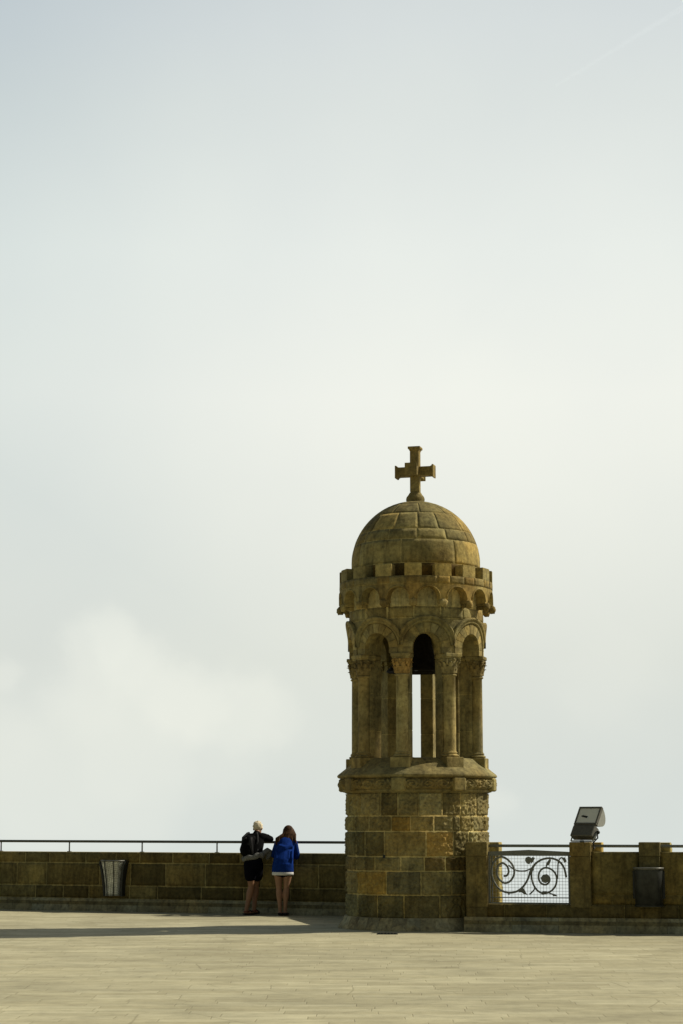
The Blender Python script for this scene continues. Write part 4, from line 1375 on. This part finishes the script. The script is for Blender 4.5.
# soft cumulus low on the left, faint billows elsewhere
nrm = N(nt, 'ShaderNodeVectorMath', operation='NORMALIZE'); L.new(tc.outputs['Generated'], nrm.inputs[0])
wn = N(nt, 'ShaderNodeTexNoise', Scale=14.0, Detail=7.0, Roughness=.55); L.new(nrm.outputs[0], wn.inputs['Vector'])
wsub = N(nt, 'ShaderNodeVectorMath', operation='SUBTRACT'); wsub.inputs[1].default_value = (.5, .5, .5); L.new(wn.outputs['Color'], wsub.inputs[0])
wsc = N(nt, 'ShaderNodeVectorMath', operation='SCALE'); wsc.inputs['Scale'].default_value = .055; L.new(wsub.outputs[0], wsc.inputs[0])
wad = N(nt, 'ShaderNodeVectorMath', operation='ADD'); L.new(nrm.outputs[0], wad.inputs[0]); L.new(wsc.outputs[0], wad.inputs[1])
def cdir(az, el): return (sin(radians(az)) * cos(radians(el)), cos(radians(az)) * cos(radians(el)), sin(radians(el)))
puffs = [(-7.4, 4.8, .018, .75), (-6.4, 5.45, .013, .8), (-6.6, 5.0, .020, 1.0), (-5.9, 4.3, .024, .9), (-7.0, 3.6, .03, .7), (-4.6, 3.4, .026, .85), (-3.1, 3.1, .024, .6), (-2.1, 3.0, .017, .42), (-9.0, 1.2, .05, .55), (-6.2, .6, .04, .5), (-6.0, 2.0, .035, .6), (-9.6, 4.3, .012, .6), (-9.4, 2.4, .025, .5), (-3.6, 1.6, .025, .4), (4.0, .3, .012, .5), (7.5, 4.2, .03, .35), (8.6, 2.2, .02, .2)]
acc = None
for az, el, r, a in puffs:
    dn = N(nt, 'ShaderNodeVectorMath', operation='DISTANCE'); dn.inputs[1].default_value = cdir(az, el); L.new(wad.outputs[0], dn.inputs[0])
    m2 = N(nt, 'ShaderNodeMapRange', interpolation_type='SMOOTHSTEP'); m2.inputs['From Min'].default_value = r * .4; m2.inputs['From Max'].default_value = r * 1.5
    m2.inputs['To Min'].default_value = a; m2.inputs['To Max'].default_value = 0; L.new(dn.outputs['Value'], m2.inputs['Value'])
    if acc is None: acc = m2.outputs[0]
    else:
        mx = N(nt, 'ShaderNodeMath', operation='SMOOTH_MAX'); mx.inputs[2].default_value = .35
        L.new(acc, mx.inputs[0]); L.new(m2.outputs[0], mx.inputs[1]); acc = mx.outputs[0]
fac = N(nt, 'ShaderNodeMath', operation='MULTIPLY'); fac.inputs[1].default_value = .95; fac.use_clamp = True
L.new(acc, fac.inputs[0])
hc_ = mixc(nt, 'MIX', fac.outputs[0], hz.outputs[0], lin((237, 239, 229)))
# broad uneven veil
n9 = N(nt, 'ShaderNodeTexNoise', Scale=5.0, Detail=4.0, Roughness=.5); L.new(nrm.outputs[0], n9.inputs['Vector'])
r9 = ramp(nt, n9.outputs[0], [(.3, (.955, .963, .975)), (.7, (1.03, 1.028, 1.015))])
hc_ = mixc(nt, 'MULTIPLY', 1.0, hc_, r9.outputs[0])
# the haze thins towards the left and upwards
ax = N(nt, 'ShaderNodeMapRange', interpolation_type='SMOOTHSTEP'); ax.inputs['From Min'].default_value = -.24; ax.inputs['From Max'].default_value = .02; L.new(sep.outputs['X'], ax.inputs['Value'])
az_ = N(nt, 'ShaderNodeMapRange', interpolation_type='SMOOTHSTEP'); az_.inputs['From Min'].default_value = .04; az_.inputs['From Max'].default_value = .22
az_.inputs['To Min'].default_value = 1; az_.inputs['To Max'].default_value = 0; L.new(sep.outputs['Z'], az_.inputs['Value'])
am = N(nt, 'ShaderNodeMath', operation='MAXIMUM'); L.new(ax.outputs[0], am.inputs[0]); L.new(az_.outputs[0], am.inputs[1])
ra = ramp(nt, am.outputs[0], [(0, (.80, .845, .88)), (1, (1, 1, 1))])
hc_ = mixc(nt, 'MULTIPLY', 1.0, hc_, ra.outputs[0])
bg2 = N(nt, 'ShaderNodeBackground'); L.new(hc_, bg2.inputs[0]); bg2.inputs[1].default_value = 1.0
# the bright haze stands over the low country in front; behind and overhead the sky is clearer and darker
my = N(nt, 'ShaderNodeMapRange', interpolation_type='SMOOTHSTEP'); my.inputs['From Min'].default_value = -.1; my.inputs['From Max'].default_value = .75
L.new(sep.outputs['Y'], my.inputs['Value'])
mz = N(nt, 'ShaderNodeMapRange', interpolation_type='SMOOTHSTEP'); mz.inputs['From Min'].default_value = .4; mz.inputs['From Max'].default_value = .8
mz.inputs['To Min'].default_value = 1; mz.inputs['To Max'].default_value = 0
L.new(sep.outputs['Z'], mz.inputs['Value'])
mm = N(nt, 'ShaderNodeMath', operation='MULTIPLY'); L.new(my.outputs[0], mm.inputs[0]); L.new(mz.outputs[0], mm.inputs[1])
ms = N(nt, 'ShaderNodeMixShader'); L.new(mm.outputs[0], ms.inputs[0]); L.new(bg.outputs[0], ms.inputs[1]); L.new(bg2.outputs[0], ms.inputs[2])
L.new(ms.outputs[0], out.inputs['Surface'])

cam = bpy.data.cameras.new('camera'); co = bpy.data.objects.new('camera', cam); COL.objects.link(co)
cam.sensor_fit = 'VERTICAL'; cam.sensor_height = 36; cam.lens = 36 * 1991 / 1024
cam.clip_end = 20000; cam.clip_start = .1
co.location = (0, 0, 1.6); co.rotation_euler = (radians(90) + math.atan(310 / 1991), 0, 0)
scene.camera = co
vs = scene.view_settings
vs.view_transform = 'Standard'; vs.look = 'None'; vs.exposure = 0; vs.gamma = 1; vs.use_curve_mapping = False
